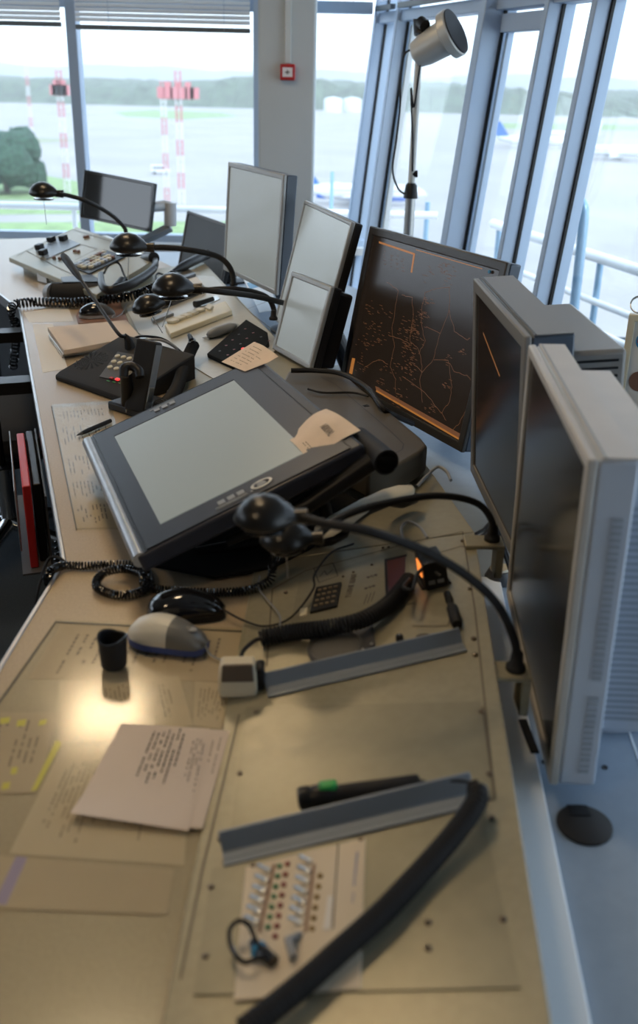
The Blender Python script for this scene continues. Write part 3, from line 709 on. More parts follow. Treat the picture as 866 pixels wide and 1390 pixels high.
def words_at(cx, cy, n_, sp):
    for _ in range(n_):
        x, y = SP(*zf(cx + rnd.gauss(0, sp), cy + rnd.gauss(0, sp)))
        for k in range(rnd.randint(2, 4)):
            ww = rnd.uniform(.0012, .0035); m.box(x, x + ww, y, y + .0011, -.0039, -.0036); x += ww + .0008
for cx, cy, n_, sp in ((400, 345, 16, 12), (345, 450, 70, 26), (385, 400, 16, 12), (330, 530, 26, 18), (325, 600, 42, 22), (170, 430, 16, 18), (215, 475, 16, 20), (170, 370, 8, 16), (490, 230, 20, 22), (460, 210, 12, 14), (480, 575, 8, 10), (475, 670, 10, 8), (420, 765, 12, 12), (530, 540, 8, 12), (150, 500, 8, 14), (225, 390, 12, 20), (180, 510, 12, 14), (240, 600, 12, 18), (290, 720, 30, 22), (150, 590, 12, 14), (400, 240, 8, 14), (225, 660, 10, 16)): words_at(cx, cy, n_, sp)
obj('radar_labels', m, radar_l, sF)
m = MB()
def quad(pts): m.add([V((*SP(*zf(*q)), -.0037)) for q in pts], [(0, 1, 2, 3)])
quad(((215, 108), (355, 155), (355, 163), (215, 116))); quad(((350, 155), (357, 157), (345, 232), (339, 230))); quad(((110, 565), (122, 568), (110, 630), (98, 625)))
quad(((205, 690), (530, 880), (528, 888), (203, 697))); quad(((360, 140), (620, 215), (620, 218), (360, 143)))
obj('radar_menu', m, radar_o, sF)
m = MB(); quad(((200, 675), (533, 862), (530, 880), (204, 690))); obj('radar_bar', m, mat('radar_bar', (.03, .02, .015), .4, emit=(.40, .16, .07), es=.30), sF)
m = MB()
for k in range(5):
    for j in range(4): words_at(235 + j * 24, 150 + k * 12 + j * 9, 1, 2)
obj('radar_table', m, radar_l, sF)
obj('screen_line', MB().add([(-.13, .13, -.0037), (.03, .09, -.0037), (.03, .087, -.0037), (-.13, .127, -.0037)], [(0, 1, 2, 3)]), radar_o, kid(tG, 'screen'))

# ------------------------------------------------------------------ pen tablet with its stand
MT = facing((-.205, 1.607, .906), 71.3, 69.1, 2.7)
tT = thing('pen_tablet', 'large charcoal pen display tablet propped at an angle on the desk, blank grey green screen', 'pen tablet', MT)
TW, TH = .561, .400
obj('casing', MB().box(-TW / 2, TW / 2, -TH / 2 + .004, TH / 2, -.032, -.001), navy, tT, bevel=.006, seg=3)
obj('face_bezel', MB().ring(TW - .012, TH - .045, .055, -.0012, .0012, bb=.036), navy, tT, bevel=.0006)
obj('screen', MB().box(-.217, .217, -.155, .158, -.003, .0006), lcdt, tT)
obj('front_bar', MB().tube([(-TW / 2 + .004, -TH / 2 + .007, -.010), (TW / 2 - .004, -TH / 2 + .007, -.010)], [.0125, .0125], 18), silver, tT, smooth=True)
obj('face_seam', MB().ring(TW - .012, TH - .04, .0012, .0010, .0016), black, tT)
for sx in (-1, 1):
    for k in range(3): obj('express_key', MB().box(sx * .247 - .007, sx * .247 + .007, -.048 + k * .017, -.036 + k * .017, .001, .003), grey, kid(tT, 'face_bezel'), bevel=.0008)
    obj('touch_strip', MB().box(sx * .258 - .0015, sx * .258 + .0015, -.055, .0, .001, .0022), grey, kid(tT, 'face_bezel'))
    obj('touch_strip', MB().box(sx * .263 - .001, sx * .263 + .001, -.055, .0, .001, .0022), grey, tT)
obj('dial_ring', MB().add([], []).loft([[(.250 + r * 1. * math.cos(a * math.pi / 14), .028 + r * 1.55 * math.sin(a * math.pi / 14), z) for a in range(28)] for r, z in ((.012, .001), (.012, .003), (.009, .003), (.009, .0012))], False), steel, tT, smooth=True)
obj('dial_button', MB().lathe([(.008, .001), (.008, .0025), (.006, .003)], 20, Matrix.Translation((.250, .028, 0))), grey, tT)
for k in range(3): obj('menu_button', MB().box(.256, .260, -.008 + .022 + k * .012 - .02, -.004 + .022 + k * .012 - .02, .001, .002), grey, tT)
obj('lower_shell', MB().box(-TW / 2 + .05, TW / 2 - .05, -TH / 2 + .05, TH / 2 - .03, -.045, -.031), black, tT, bevel=.008)
I3 = MT
def tp(x, y, z): return MT @ V((x, y, z))
hub = tp(.0, .11, -.075)
obj('stand_body', MB().prism([(-.13, -.14), (.14, -.14), (.14, .15), (-.13, .15)], -.085, -.044, MT @ Matrix.Translation((0, .02, 0))), black, tT, world=True, bevel=.012)
for sx in (-.19, .19):
    a = tp(sx, .13, -.04); b = tp(sx, .02, -.04); f = V((a.x + .03, a.y, .80)); g = V((b.x - .10, b.y, .765))
    obj('stand_leg', MB().tube([a, f], [.012, .012], 12).tube([f, g], [.012, .010], 12), black, tT, world=True, smooth=True)
obj('hinge', MB().cyl(tp(.20, .215, -.03), tp(.315, .215, -.03), .021, n=24), blackm, tT, world=True, smooth=True)
obj('hinge_cap', MB().cyl(tp(.315, .215, -.03), tp(.3165, .215, -.03), .017, n=24), gloss, tT, world=True, smooth=True)
obj('hinge_arm', MB().tube([tp(.29, .20, -.03), tp(.27, .08, -.06), tp(.24, -.06, -.07)], [.016, .014, .008], 14), black, tT, world=True, smooth=True)
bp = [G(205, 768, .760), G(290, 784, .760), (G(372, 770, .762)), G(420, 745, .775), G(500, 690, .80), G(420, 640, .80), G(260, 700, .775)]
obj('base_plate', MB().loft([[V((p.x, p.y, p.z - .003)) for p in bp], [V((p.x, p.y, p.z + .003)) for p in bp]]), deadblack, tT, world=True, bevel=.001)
q0 = G(275, 748, .757); q1 = G(322, 727, .775)
obj('support_strut', MB().tube([q0, q1], [.004, .008], 10, flat=.5), silver, tT, world=True, smooth=True)

def sheet_mesh(F, pts, nx=10, ny=10, lift=None, t=.0004):   # bilinear sheet through 4 px corners on frame F
    P = [F.px(*p) for p in pts]; vs = []; fs = []
    for k in (0, 1):
        for j in range(ny + 1):
            for i in range(nx + 1):
                u, v_ = i / nx, j / ny
                p = P[0].lerp(P[1], u).lerp(P[3].lerp(P[2], u), v_); p.z += (lift(u, v_) if lift else 0) + .0012 + (t if k else 0); vs.append(F.M @ p)
    n_ = (nx + 1) * (ny + 1)
    for j in range(ny):
        for i in range(nx):
            a = j * (nx + 1) + i; q = (a, a + 1, a + nx + 2, a + nx + 1); fs.append(tuple(reversed(q))); fs.append(tuple(k + n_ for k in q))
    E_ = [i for i in range(nx + 1)] + [(nx + 1) * j + nx for j in range(1, ny + 1)] + [(nx + 1) * ny + i for i in range(nx - 1, -1, -1)] + [(nx + 1) * j for j in range(ny - 1, 0, -1)]
    for a, b in zip(E_, E_[1:] + E_[:1]): fs.append((a, b, b + n_, a + n_))
    return MB().add(vs, fs)
def writing(F, pts, rows, cols, u0=.1, u1=.9, v0=.1, v1=.9, along='v', h=.0022, lift=None, seed=1, dens=.8, wl=.02, hh=.35):
    rnd = random.Random(seed); P = [F.px(*p) for p in pts]; m = MB()
    def at(u, v_):
        p = P[0].lerp(P[1], u).lerp(P[3].lerp(P[2], u), v_); p.z += h + (lift(u, v_) if lift else 0); return F.M @ p
    for r in range(rows):
        a = (r + .5) / rows; end = rnd.uniform(.5, 1); b = rnd.uniform(0, .1)
        while b < end:
            w_ = rnd.uniform(.5, 1.6) * wl
            if rnd.random() < dens:
                d_ = hh / rows
                if along == 'v': c = [(u0 + (u1 - u0) * x, v0 + (v1 - v0) * y) for x, y in ((a - d_ / 2, b), (a + d_ / 2, b), (a + d_ / 2, min(1, b + w_)), (a - d_ / 2, min(1, b + w_)))]
                else: c = [(u0 + (u1 - u0) * y, v0 + (v1 - v0) * x) for x, y in ((a - d_ / 2, b), (a + d_ / 2, b), (a + d_ / 2, min(1, b + w_)), (a - d_ / 2, min(1, b + w_)))]
                m.add([at(*q) for q in c], [(0, 1, 2, 3)])
            b += w_ + wl * .35
    return m
TFm = Frame(MT @ V((0, 0, .0014)), MT.to_3x3() @ V((1, 0, 0)), MT.to_3x3() @ V((0, 1, 0)))
lf = lambda u, v_: .006 * math.sin(u * 3.1) * (1 - v_) + .012 * max(0, .3 - v_) * u
n1 = [(345, 465), (379, 487), (333, 505), (301, 492)]
t = thing('note_slip', 'small pinkish note slip curled over the far corner of the pen tablet', 'note', TFm.w(340, 488), 'paper slips lying on the tablet')
obj('slip', sheet_mesh(TFm, n1, lift=lf), paperp, t, world=True, smooth=True)
obj('handwriting', writing(TFm, n1, 7, 1, .15, .85, .1, .9, 'u', lift=lf, h=.0022, wl=.05, hh=.2), faint, t, world=True)
n2 = [(443, 556), (489, 583), (418, 622), (389, 593)]
lf2 = lambda u, v_: .005 * math.sin(v_ * 5) * (1 - u * .6) + .004 * math.sin(u * 4)
t = thing('note_slip', 'crumpled buff slip printed ARRIVAL at the near corner of the pen tablet', 'note', TFm.w(440, 590), 'paper slips lying on the tablet')
obj('slip', sheet_mesh(TFm, n2, lift=lf2), paperp, t, world=True, smooth=True)
z7 = lambda x, y: TFm.px(380 + x / 7.217, 550 + y / 7.217, .0085)
o0 = z7(385, 217); exw = (z7(482, 322) - o0) / 4.35; eyw = (z7(452, 172) - o0) / .72
TWm = Matrix(((exw.x, eyw.x, 0, o0.x), (exw.y, eyw.y, 0, o0.y), (0, 0, 1, .0085), (0, 0, 0, 1)))
wt = MB().text('ARRIVAL', 1.0, TWm @ Matrix.Translation((0, .36, 0)), th=.0002, align='LEFT'); wt.v = [TFm.M @ p for p in wt.v]
obj('printed_word', wt, ink, t, world=True)
obj('stamp_line', writing(TFm, n2, 2, 1, .5, .95, .8, .9, 'u', lift=lf2, h=.0024, wl=.1), faint, t, world=True)

# brown flat device behind the tablet
zt = .868
P = [G(392, 503, zt), G(458, 506, zt), G(475, 514, zt), G(572, 594, zt), G(580, 604, zt), G(572, 612, zt), G(536, 634, zt), G(500, 640, zt), G(360, 560, zt)]
cx = sum(P, V()) / len(P)
t = thing('flat_device', 'flat taupe equipment case with rounded corner and small square key behind the tablet', 'device case', (cx.x, cx.y, .80))
obj('case', MB().slab(P, .055), brown, t, world=True, bevel=.006, seg=3)
lid = [cx.lerp(p, .90) + V((0, 0, .0012)) for p in P]
m = MB()
L_ = [G(*q, zt + .0008) for q in ((436, 512), (456, 522), (530, 585), (548, 603), (546, 610), (530, 618))]
for a, b in zip(L_, L_[1:]):
    d = (b - a).normalized(); nn2 = V((-d.y, d.x, 0)) * .0008; m.add([a - nn2, a + nn2, b + nn2, b - nn2], [(0, 1, 2, 3)])
obj('lid_seam', m, black, t, world=True)
k = G(497, 551, zt); obj('square_key', MB().ring(.012, .009, .002, .0002, .0012, Matrix.Translation(k) @ Matrix.Rotation(.4, 4, 'Z')), black, t, world=True)

# ------------------------------------------------------------------ gooseneck lamps
lamp_no = 0
def gooseneck(lab, path, axis, size, rod=None, base=True, r=.0052, droop=V((0, 0, -1))):
    pts = [V(p) for p in path]; sp = smoothpath(pts, 10)
    t = thing('gooseneck_lamp', lab, 'desk lamp', pts[0], 'gooseneck lamps along the console')
    obj('mount', MB().lathe([(.013, -.004), (.013, .002), (.009, .006), (.0075, .022), (.006, .024)], 20, Matrix.Translation(pts[0])), blackm, t, world=True, smooth=True)
    obj('gooseneck', MB().tube(sp, r, 12), blackm, t, world=True, smooth=True)
    e = pts[-1]; ax = V(axis).normalized(); dn = (droop - ax * droop.dot(ax)).normalized(); sd_ = dn.cross(ax)
    M = mat3(ax, sd_, -dn, e)
    L = size; rings = []; N = 22
    prof = [(-.02, .10), (.05, .16), (.16, .30), (.32, .44), (.5, .50), (.68, .47), (.84, .36), (.95, .19), (1.0, .04)]
    for x, rr in prof:                  # domed shell, open below
        ring = []
        for q in range(N):
            a = math.pi * 2 * q / N; yy = math.cos(a) * rr * L * .88; zz = math.sin(a) * rr * L * (.78 if math.sin(a) > 0 else .28)
            ring.append((x * L, yy, zz - .02 * L))
        rings.append(ring)
    t_, t = t, obj('lamp_head', MB().loft(rings, True, M), lampm, t, world=True, smooth=True)
    obj('neck_joint', MB().cyl((-.14 * L, 0, 0), (.12 * L, 0, 0), L * .13, L * .11, 16, M), lampm, t, world=True, smooth=True)
    obj('lamp_opening', MB().lathe([(.30 * L, 0), (.30 * L, .004), (.26 * L, .006)], 20, M @ Matrix.Translation((.52 * L, 0, -.165 * L)) @ Matrix.Rotation(math.pi, 4, 'X') @ Matrix.Diagonal((1.1, .9, 1, 1))), gloss, t, world=True)
    if rod:
        c_ = M @ V((.5 * L, 0, -.15 * L)); obj('adjusting_rod', MB().tube([c_ + V((-.003, 0, 0)), c_ + V(rod)], .0012, 6), steel, t, world=True)
    return t_
gooseneck('nearest gooseneck lamp with big black head, its arm arching from the panel edge', [G(700, 905, .815), G(698, 868, .86), G(668, 812, .93), G(600, 760, .99), G(510, 724, 1.03), G(440, 710, 1.035), G(405, 701, 1.03)], (-1, .02, -.06), .078, (0, 0, -.001), r=.0056)
gooseneck('second gooseneck lamp, head just under the nearest one', [G(668, 730, .832), G(667, 706, .87), G(645, 682, .90), G(590, 673, .93), (G(510, 686, .94)), G(460, 704, .935), G(428, 730, .915)], (-1, .03, -.1), .080, (.0, 0, -.05), r=.0056)
gooseneck('gooseneck lamp in the middle with its arm reaching behind the small grey screen', [G(406, 464, .79), G(402, 442, .825), G(391, 416, .885), G(376, 409, .92), G(340, 401, .96), G(300, 396, 1.0), G(266, 392, 1.0)], (-1, -.05, -.02), .115, (-.035, 0, -.085), r=.008)
gooseneck('gooseneck lamp with the lowest head over the grey console insert', [G(371, 432, .845), G(371, 418, .87), G(360, 402, .91), G(325, 393, .95), G(280, 394, .95), G(240, 404, .935), G(226, 410, .93)], (-1, -.22, -.25), .098, (.03, 0, -.06), r=.008)
gooseneck('gooseneck lamp over the black handset with a double wire under its head', [G(317, 386, .865), G(313, 365, .93), G(295, 348, .97), G(255, 339, 1.0), G(225, 336, 1.0), G(202, 336, 1.0)], (-1, -.02, 0), .125, (-.01, 0, -.09), r=.009)
gooseneck('farthest gooseneck lamp reaching left in front of the glossy monitor', [G(171, 318, .89), G(168, 308, .93), G(150, 291, 1.0), G(120, 274, 1.06), G(95, 266, 1.08), G(80, 263, 1.08)], (-1, 0, .02), .115, (-.0, 0, -.10), r=.008)

for (x, y, z, w_) in ((700, 908, .812, .034), (668, 733, .829, .034)):
    q = G(x, y, z); obj('lamp_bracket', MB().box(q.x - .045, q.x + .018, q.y - .020, q.y + .020, q.z - .008, q.z - .001).box(q.x + .006, q.x + .018, q.y - .020, q.y + .020, q.z - .06, q.z - .008), panel_m, desk, world=True, bevel=.0015)

# ------------------------------------------------------------------ cords
def cord(name, lab, pts, r, cat='cable', m=softblack, group=None, n=10, anchor=0):
    pts = [V(p) for p in pts]; o = obj(name, MB().tube(smoothpath(pts, n), r, 8), m, at=pts[anchor], world=True, smooth=True); return tag(o, lab, cat, group)
def coilcord(lab, pts, R, r, pitch, m=gloss, group=None, n=6, seg=12, name='coiled_cord', anchor=0):
    pts = [V(p) for p in pts]; o = obj(name, MB().coil(pts, R, r, pitch, n, seg), m, at=pts[anchor], world=True, smooth=True); return tag(o, lab, 'coiled cord', group)
zc = .7585
loop = [(118, 768), (155, 766), (192, 769), (203, 788), (192, 803), (160, 808), (132, 797), (138, 780), (165, 772), (192, 778), (196, 793), (215, 800), (255, 803), (300, 804), (340, 800), (366, 788), (370, 770), (374, 752)]
hs = [0, 0, 0, 0, 0, 0, .002, .006, .014, .014, .006, .0, 0, 0, .003, .012, .03, .06]
coilcord('black coiled cord with a loop crossing the desk in front of the tablet', [V((-.464, 1.44, .70)), G(66, 778, zc + .004), G(85, 768, zc)] + [G(x, y, zc + h) for (x, y), h in zip(loop, hs)], .0062, .0017, .0052, group=None)
coilcord('coiled cord hanging down below the desk edge at the bend of the worktop', [(-.485, 1.60, .70), (-.482, 1.55, .60), (-.475, 1.50, .50), (-.47, 1.46, .42)], .011, .0022, .011)
cord('black_cable', 'plain black cable drooping over the bend of the desk edge', [G(100, 770, .754), (-.445, 1.43, .757), (-.462, 1.42, .74), (-.475, 1.38, .66), (-.47, 1.40, .52), (-.46, 1.50, .30)], .0026)
coilcord('long black coiled cord running across the far end of the worktop', [G(24, 412, .770), G(50, 410, .770), (G(100, 411, .770)), G(150, 406, .780), G(185, 400, .792), G(215, 387, .81), G(236, 372, .825)], .014, .0040, .0125)
coilcord('coiled cord hanging off the far corner of the desk', [G(24, 413, .765) + V((-.01, 0, 0)), G(16, 420, .74), G(22, 452, .62), G(18, 500, .45)], .014, .0035, .02)
zp = .80
thick = [(330, 884), (340, 874), (354, 866), (395, 858), (440, 853), (490, 842), (525, 822), (545, 800), (556, 786)]
zz = [.778, .785, .785, .785, .79, .805, .82, .825, .83]
cord('black_cable', 'short lead from the beige handset into the thick coiled cord', [G(326, 900, .785), G(330, 884, .785), G(345, 870, .783), G(356, 866, .785)], .003)
coilcord('thick black coiled cord lying across the nearest instrument plates', [NF.w(x, y, .0145 if x < 400 or x > 520 else .024) for (x, y), z in list(zip(thick, zz))[2:]], .0102, .0026, .0056, m=blackm, n=6, seg=14)
cord('black_cable', 'lead from the thick coiled cord to the black orange-lit box', [G(556, 786, .832), G(548, 797, .842), G(560, 800, .845), G(566, 780, .845), G(580, 770, .84), G(598, 782, .835)], .0028)
big = [(648, 1070), (646, 1090), (620, 1128), (575, 1180), (520, 1238), (460, 1292), (400, 1345), (330, 1400)]
coilcord('very thick black coiled cord in the lower right foreground', [NF.w(x, y, h_) for (x, y), h_ in zip(big, (.03, .03, .024, .018, .019, .0185, .0185, .0185))], .0092, .0026, .0054, m=blackm, n=6, seg=14, anchor=3)
cord('black_cable', 'thin black lead from the hand microphone round the end of the grey rest', [G(574, 1063, .815), G(600, 1060, .822), G(632, 1061, .825), G(650, 1070, .825), G(655, 1084, .822), G(650, 1092, .822)], .0016)
cord('black_cable', 'black cable loop at the bottom beside the switch plate', [G(352, 1300, .782), G(330, 1306, .782), G(314, 1285, .782), G(312, 1262, .786), G(324, 1250, .79), G(338, 1256, .79), G(346, 1274, .785), G(356, 1292, .782)], .0024, m=gloss)
cord('black_cable', 'black mouse cable curving over the panel joint', [G(300, 826, .765), G(330, 842, .762), G(360, 850, .765), G(395, 838, .775), G(425, 800, .79), G(427, 780, .795), G(450, 750, .80), G(480, 738, .80)], .0018)
cord('grey_cable', 'thin grey cable from under the lamp heads across the near panel', [G(352, 782, .765), G(352, 800, .765), G(378, 832, .775), G(380, 850, .778)], .0013, m=grey)
cord('grey_cable', 'grey cable loop leading into the black orange-lit box', [G(548, 735, .84), G(545, 716, .84), G(555, 708, .845), G(570, 716, .855), G(580, 730, .868)], .0024, m=grey)
cord('black_cable', 'thick black cable lying over the taupe device', [G(395, 503, .885), G(430, 503, .885), G(465, 508, .885), G(500, 528, .88), G(522, 556, .875), G(560, 575, .80)], .006, m=softblack)
cord('black_cable', 'thin cable shadowing the taupe device lid', [G(418, 528, .874), G(440, 533, .874), G(478, 533, .874), G(500, 538, .874)], .0026)
cord('grey_cable', 'grey cable emerging beside the near corner of the taupe device', [G(566, 660, .835), G(580, 645, .838), G(594, 634, .838), G(606, 640, .838), G(612, 652, .835)], .003, m=grey)
for k in range(2): cord('black_cable', ('upper' if k == 0 else 'lower') + ' of two short black cables in the gap between console and shelf', [G(640, 728 + k * 7, .80), G(655, 720 + k * 7, .80), G(672, 713 + k * 7, .78), (.355, 1.502, .70 - k * .012)], .003, group='cables in the gap')
cord('grey_cable', 'grey cable looping from the radio console', [G(200, 512, .78), G(190, 480, .83), G(200, 463, .85), G(220, 462, .85), G(240, 474, .83), G(238, 488, .80), G(233, 500, .775)], .004, m=grey)
cord('black_cable', 'black cable arching behind the radio console', [G(172, 470, .80), G(185, 458, .82), G(205, 457, .83), G(225, 462, .82), G(248, 480, .80), G(252, 490, .79)], .0035)
cord('beige_cable', 'beige cable between the radio console and the key strip', [G(228, 492, .79), G(240, 486, .79), G(250, 492, .79), G(258, 496, .786)], .0035, m=cream)

# ------------------------------------------------------------------ mice, cup, papers
def mouse(lab, M, top, side, btn, wheel=True, L=.118, Wd=.062, H=.037, cable=None):
    t = thing('computer_mouse', lab, 'mouse', M, 'computer mice on the worktop'); N = 24
    def rings(scale, z0, zs):
        out = []
        for i in range(15):
            u = i / 14; x = (u - .5) * L; w_ = Wd / 2 * (1 - abs(2 * u - 1) ** 3.2 * .45) * scale * (.92 + .08 * math.cos((u - .2) * 6))
            if i in (0, 14): w_ *= .72
            h_ = H * zs * (math.sin(math.pi * min(1, (u * .82 + .12))) ** .75)
            if i in (0, 14): h_ *= .7
            r_ = []
            for q in range(N):
                a = 2 * math.pi * q / N; c_, s_ = math.cos(a), math.sin(a)
                r_.append((x, w_ * math.copysign(abs(c_) ** .7, c_), z0 + (h_ * abs(s_) ** .8 if s_ > 0 else -abs(s_) * .004)))
            out.append(r_)
        return out
    obj('body', MB().loft(rings(1, .006, 1)[:9]), top, t, smooth=True)
    obj('buttons', MB().loft(rings(1.0, .006, 1)[8:]), btn, t, smooth=True)
    obj('base', MB().loft([[(p[0] * 1.01, p[1] * 1.03, .0005 if p[2] < .0061 else .010) for p in r_] for r_ in rings(1, .006, .3)]), side, t, smooth=True)
    if wheel: obj('scroll_wheel', MB().cyl((L * .27, -.004, H * .70), (L * .27, .004, H * .70), .009, n=18), btn, t, smooth=True); obj('wheel_slot', MB().lathe([(.012, H * .86), (.011, H * .90), (.001, H * .91)], 18, Matrix.Translation((L * .27, 0, 0)) @ Matrix.Diagonal((1.3, .55, 1, 1))), grey, t, smooth=True)
    if cable: obj('cable', MB().tube(smoothpath([M.to_translation() + (M.to_3x3() @ V((L * .49, 0, .010)))] + cable, 8), .0017, 8), grey if btn != gloss else softblack, t, world=True, smooth=True)
    return t
def onz(p, ang): return Matrix.Translation(p) @ Matrix.Rotation(ang, 4, 'Z')
mcol = mat('mouse_ivory', (.58, .55, .46), .35); mgr = mat('mouse_grey', (.17, .165, .15), .3, metal=.2)
c = (G(176, 868, .757) + G(281, 880, .757)) / 2
mouse('ivory and grey mouse with blue base lying on the glass sheet', onz((c.x, c.y + .003, .7556), math.radians(-17)), mcol, mat('mouse_blue', (.03, .06, .22), .4), mgr, cable=[G(285, 888, .758), G(300, 896, .757), G(318, 902, .760)])
c = (G(206, 832, .752) + G(300, 838, .752)) / 2
mouse('glossy black mouse behind the ivory mouse', onz((c.x, c.y + .002, .7505), math.radians(6)), gloss, black, gloss, wheel=False)
pad = [G(103, 430), G(112, 411), G(178, 410), G(176, 440), G(106, 440)]
tag(obj('mouse_pad', MB().slab([p + V((0, 0, .004)) for p in pad], .0035), bronze, at=G(140, 426), world=True, bevel=.002), 'brown mouse pad under the far mouse', 'mouse pad')
mouse('small black mouse on the brown pad near the far coiled cord', onz(G(132, 430, .755), math.radians(10)), gloss, silver, dgrey, wheel=False, H=.042, cable=[G(152, 432, .762), G(165, 426, .762), G(172, 412, .765)])

# small black cup with wavy rim
c = G(155, 902, .757); t = thing('small_cup', 'small black cup with a wavy rim standing on the glass sheet', 'cup', (c.x, c.y, .7553)); N = 32
def rr(r, z, wv=0): return [(r * math.cos(2 * math.pi * k / N), r * math.sin(2 * math.pi * k / N), z + wv * math.sin(2 * math.pi * k / N * 2 + 2.4)) for k in range(N)]
obj('cup_wall', MB().loft([rr(.0155, 0), rr(.0175, .003), rr(.019, .02), rr(.0202, .046, .003), rr(.0195, .0475, .003), rr(.0178, .046, .003), rr(.0165, .01), rr(.001, .009)]), blackm, t, smooth=True)
obj('rim', MB().loft([rr(.0206, .0435, .003), rr(.0211, .046, .003), rr(.0204, .048, .003), rr(.0186, .0475, .003)], False), black, t, smooth=True)

# papers below and on the glass
DF = Frame((0, 0, ZD), (1, 0, 0), (0, 1, 0)); DG = Frame((0, 0, ZD + .0042), (1, 0, 0), (0, 1, 0))
def under(lab, pts, m, rows=0, along='v', seed=1, extra=None, dens=.8, wl=.02, h=0, col=faint, hh=.3, **k):
    c = DF.w(*pts[0]).lerp(DF.w(*pts[2]), .5); t = thing('printed_sheet', lab, 'paper sheet', c, 'sheets under the desk glass')
    P = [DF.w(*p) for p in pts]; obj('sheet', MB().slab([p + V((0, 0, .0004 + h)) for p in P], .0003), m, t, world=True)
    if rows: obj('print', writing(DF, pts, rows, 1, h=.0005 + h, along=along, seed=seed, dens=dens, wl=wl, hh=hh, **k), col, t, world=True)
    return t, P
under('large sheet with faint table under the far edge of the near glass', [(82, 848), (332, 859), (318, 925), (38, 922)], undp, 16, 'v', 2, wl=.06)
under('bright pale sheet under the glass in front of the black cup', [(80, 925), (243, 918), (262, 985), (84, 1012)], undp2, 22, 'v', 3, wl=.03, h=.0004, dens=.6)
t, P = under('sheet with yellow highlighter marks at the left edge under the glass', [(-60, 968), (80, 968), (48, 1078), (-90, 1076)], undp, 12, 'v', 4, wl=.12, h=.0008, dens=.5)
m = MB()
def hl(pts, mt=yellow, h=.0015, par=t): obj('highlighter_mark', MB().slab([G(x, y, ZD + h) for x, y in pts], .0002), mt, par, world=True)
hl([(0, 975), (14, 973), (12, 981), (0, 983)]); hl([(24, 978), (36, 976), (34, 985), (22, 986)]); hl([(54, 978), (64, 976), (62, 983), (52, 985)]); hl([(76, 1005), (84, 1008), (50, 1072), (42, 1074)]); hl([(4, 1063), (14, 1061), (12, 1070), (2, 1072)]); hl([(16, 1042), (24, 1041), (22, 1050), (14, 1051)])
under('densely printed grid sheet under the glass beneath the loose page', [(84, 1015), (262, 1000), (250, 1176), (12, 1160)], undp2, 24, 'v', 5, wl=.03, h=.0004, dens=.85)
t, P = under('lowest sheet with a violet strip under the glass', [(-60, 1158), (236, 1182), (226, 1243), (-70, 1232)], undp, 0, h=.0010)
obj('violet_strip', MB().slab([G(x, y, ZD + .0016) for x, y in ((22, 1162), (37, 1164), (8, 1228), (-8, 1226))], .0002), violet, t, world=True)
under('narrow ruled sheet under the glass left of the beige handset', [(265, 925), (325, 930), (300, 990), (262, 985)], undp2, 8, 'v', 6, wl=.06)
gs = [G(77, 844), G(338, 857), G(300, 990), G(262, 1190), G(236, 1300), G(214, 1400), G(-190, 1400), G(-86, 1075)]
gs = [V((p.x if p.x > -.432 else -.432, p.y, 0)) for p in gs]
tag(obj('glass_sheet', MB().slab([p + V((0, 0, ZD + .0050)) for p in gs], .0030), sheet, at=(-.27, .95, ZD), world=True), 'large clear glass sheet covering printed pages on the near worktop', 'glass sheet')
under('form with columns of small print under the narrow glass left of the tablet', [(73, 554), (146, 549), (185, 715), (103, 718)], undp2, 0, h=0)
t = [o for o in COL.objects if o.name.startswith('printed_sheet')][-1]
for k, (a, b) in enumerate(((.04, .15), (.20, .42), (.47, .63), (.68, .80), (.84, .97))):
    obj('print_block', writing(DF, [(73, 554), (146, 549), (185, 715), (103, 718)], 13, 1, .06, .9, a, b, 'v', h=.0006, seed=20 + k, wl=.18, dens=.7), faint, t, world=True)
g2 = [G(70, 551), G(150, 546), G(190, 718), G(103, 721)]
tag(obj('glass_sheet', MB().slab([p + V((0, 0, .0045)) for p in g2], .003), sheet, at=G(110, 630), world=True), 'narrow clear glass sheet over a form left of the tablet', 'glass sheet')
obj('glass_edge_line', MB().slab([G(69, 551, .7512), G(71, 551, .7512), G(105, 719, .7512), G(103, 720, .7512)], .0006), line_m, desk, world=True)
obj('glass_edge_line', MB().slab([G(76, 843, .7512), G(338, 856.5, .7512), G(338, 858, .7512), G(77, 845, .7512)], .0006), line_m, desk, world=True)
obj('glass_edge_line', MB().slab([G(75, 843, .7512), G(77, 844, .7512), G(-86, 1077, .7512), G(-89, 1075, .7512)], .0006), line_m, desk, world=True)
under('pale sheet at the far left worktop below the mouse pad', [(44, 440), (72, 440), (92, 500), (58, 506)], mat('white_sheet', (.66, .64, .60), .6), 0)
under('white sheet by the far edge of the worktop', [(32, 424), (92, 416), (100, 436), (40, 438)], MATS['white_sheet'], 0)

# loose two-page document
LP = [(165, 984), (313, 992), (277, 1128), (96, 1112)]
t = thing('stapled_pages', 'loose typed pages lying on the glass in front of the two mice', 'document', DG.w(210, 1050))
curl = lambda u, v_: .010 * max(0, v_ - .75) ** 1.3 * (1 - u) * 4 + .0008
obj('lower_page', sheet_mesh(DG, [(185, 986), (312, 993), (275, 1126), (232, 1124)], 6, 6), paper, t, world=True)
P2 = [(165, 984), (285, 991), (256, 1130), (96, 1112)]
obj('upper_page', sheet_mesh(DG, P2, 12, 12, lift=curl), paper, t, world=True, smooth=True)
obj('typed_text', writing(DG, P2, 7, 1, .38, .76, .02, .78, 'v', h=.0026, lift=curl, seed=9, wl=.035, hh=.32), ink, t, world=True)
obj('typed_text', writing(DG, P2, 4, 1, .84, .99, .12, .66, 'v', h=.0026, lift=curl, seed=12, wl=.035, hh=.3), ink, t, world=True)
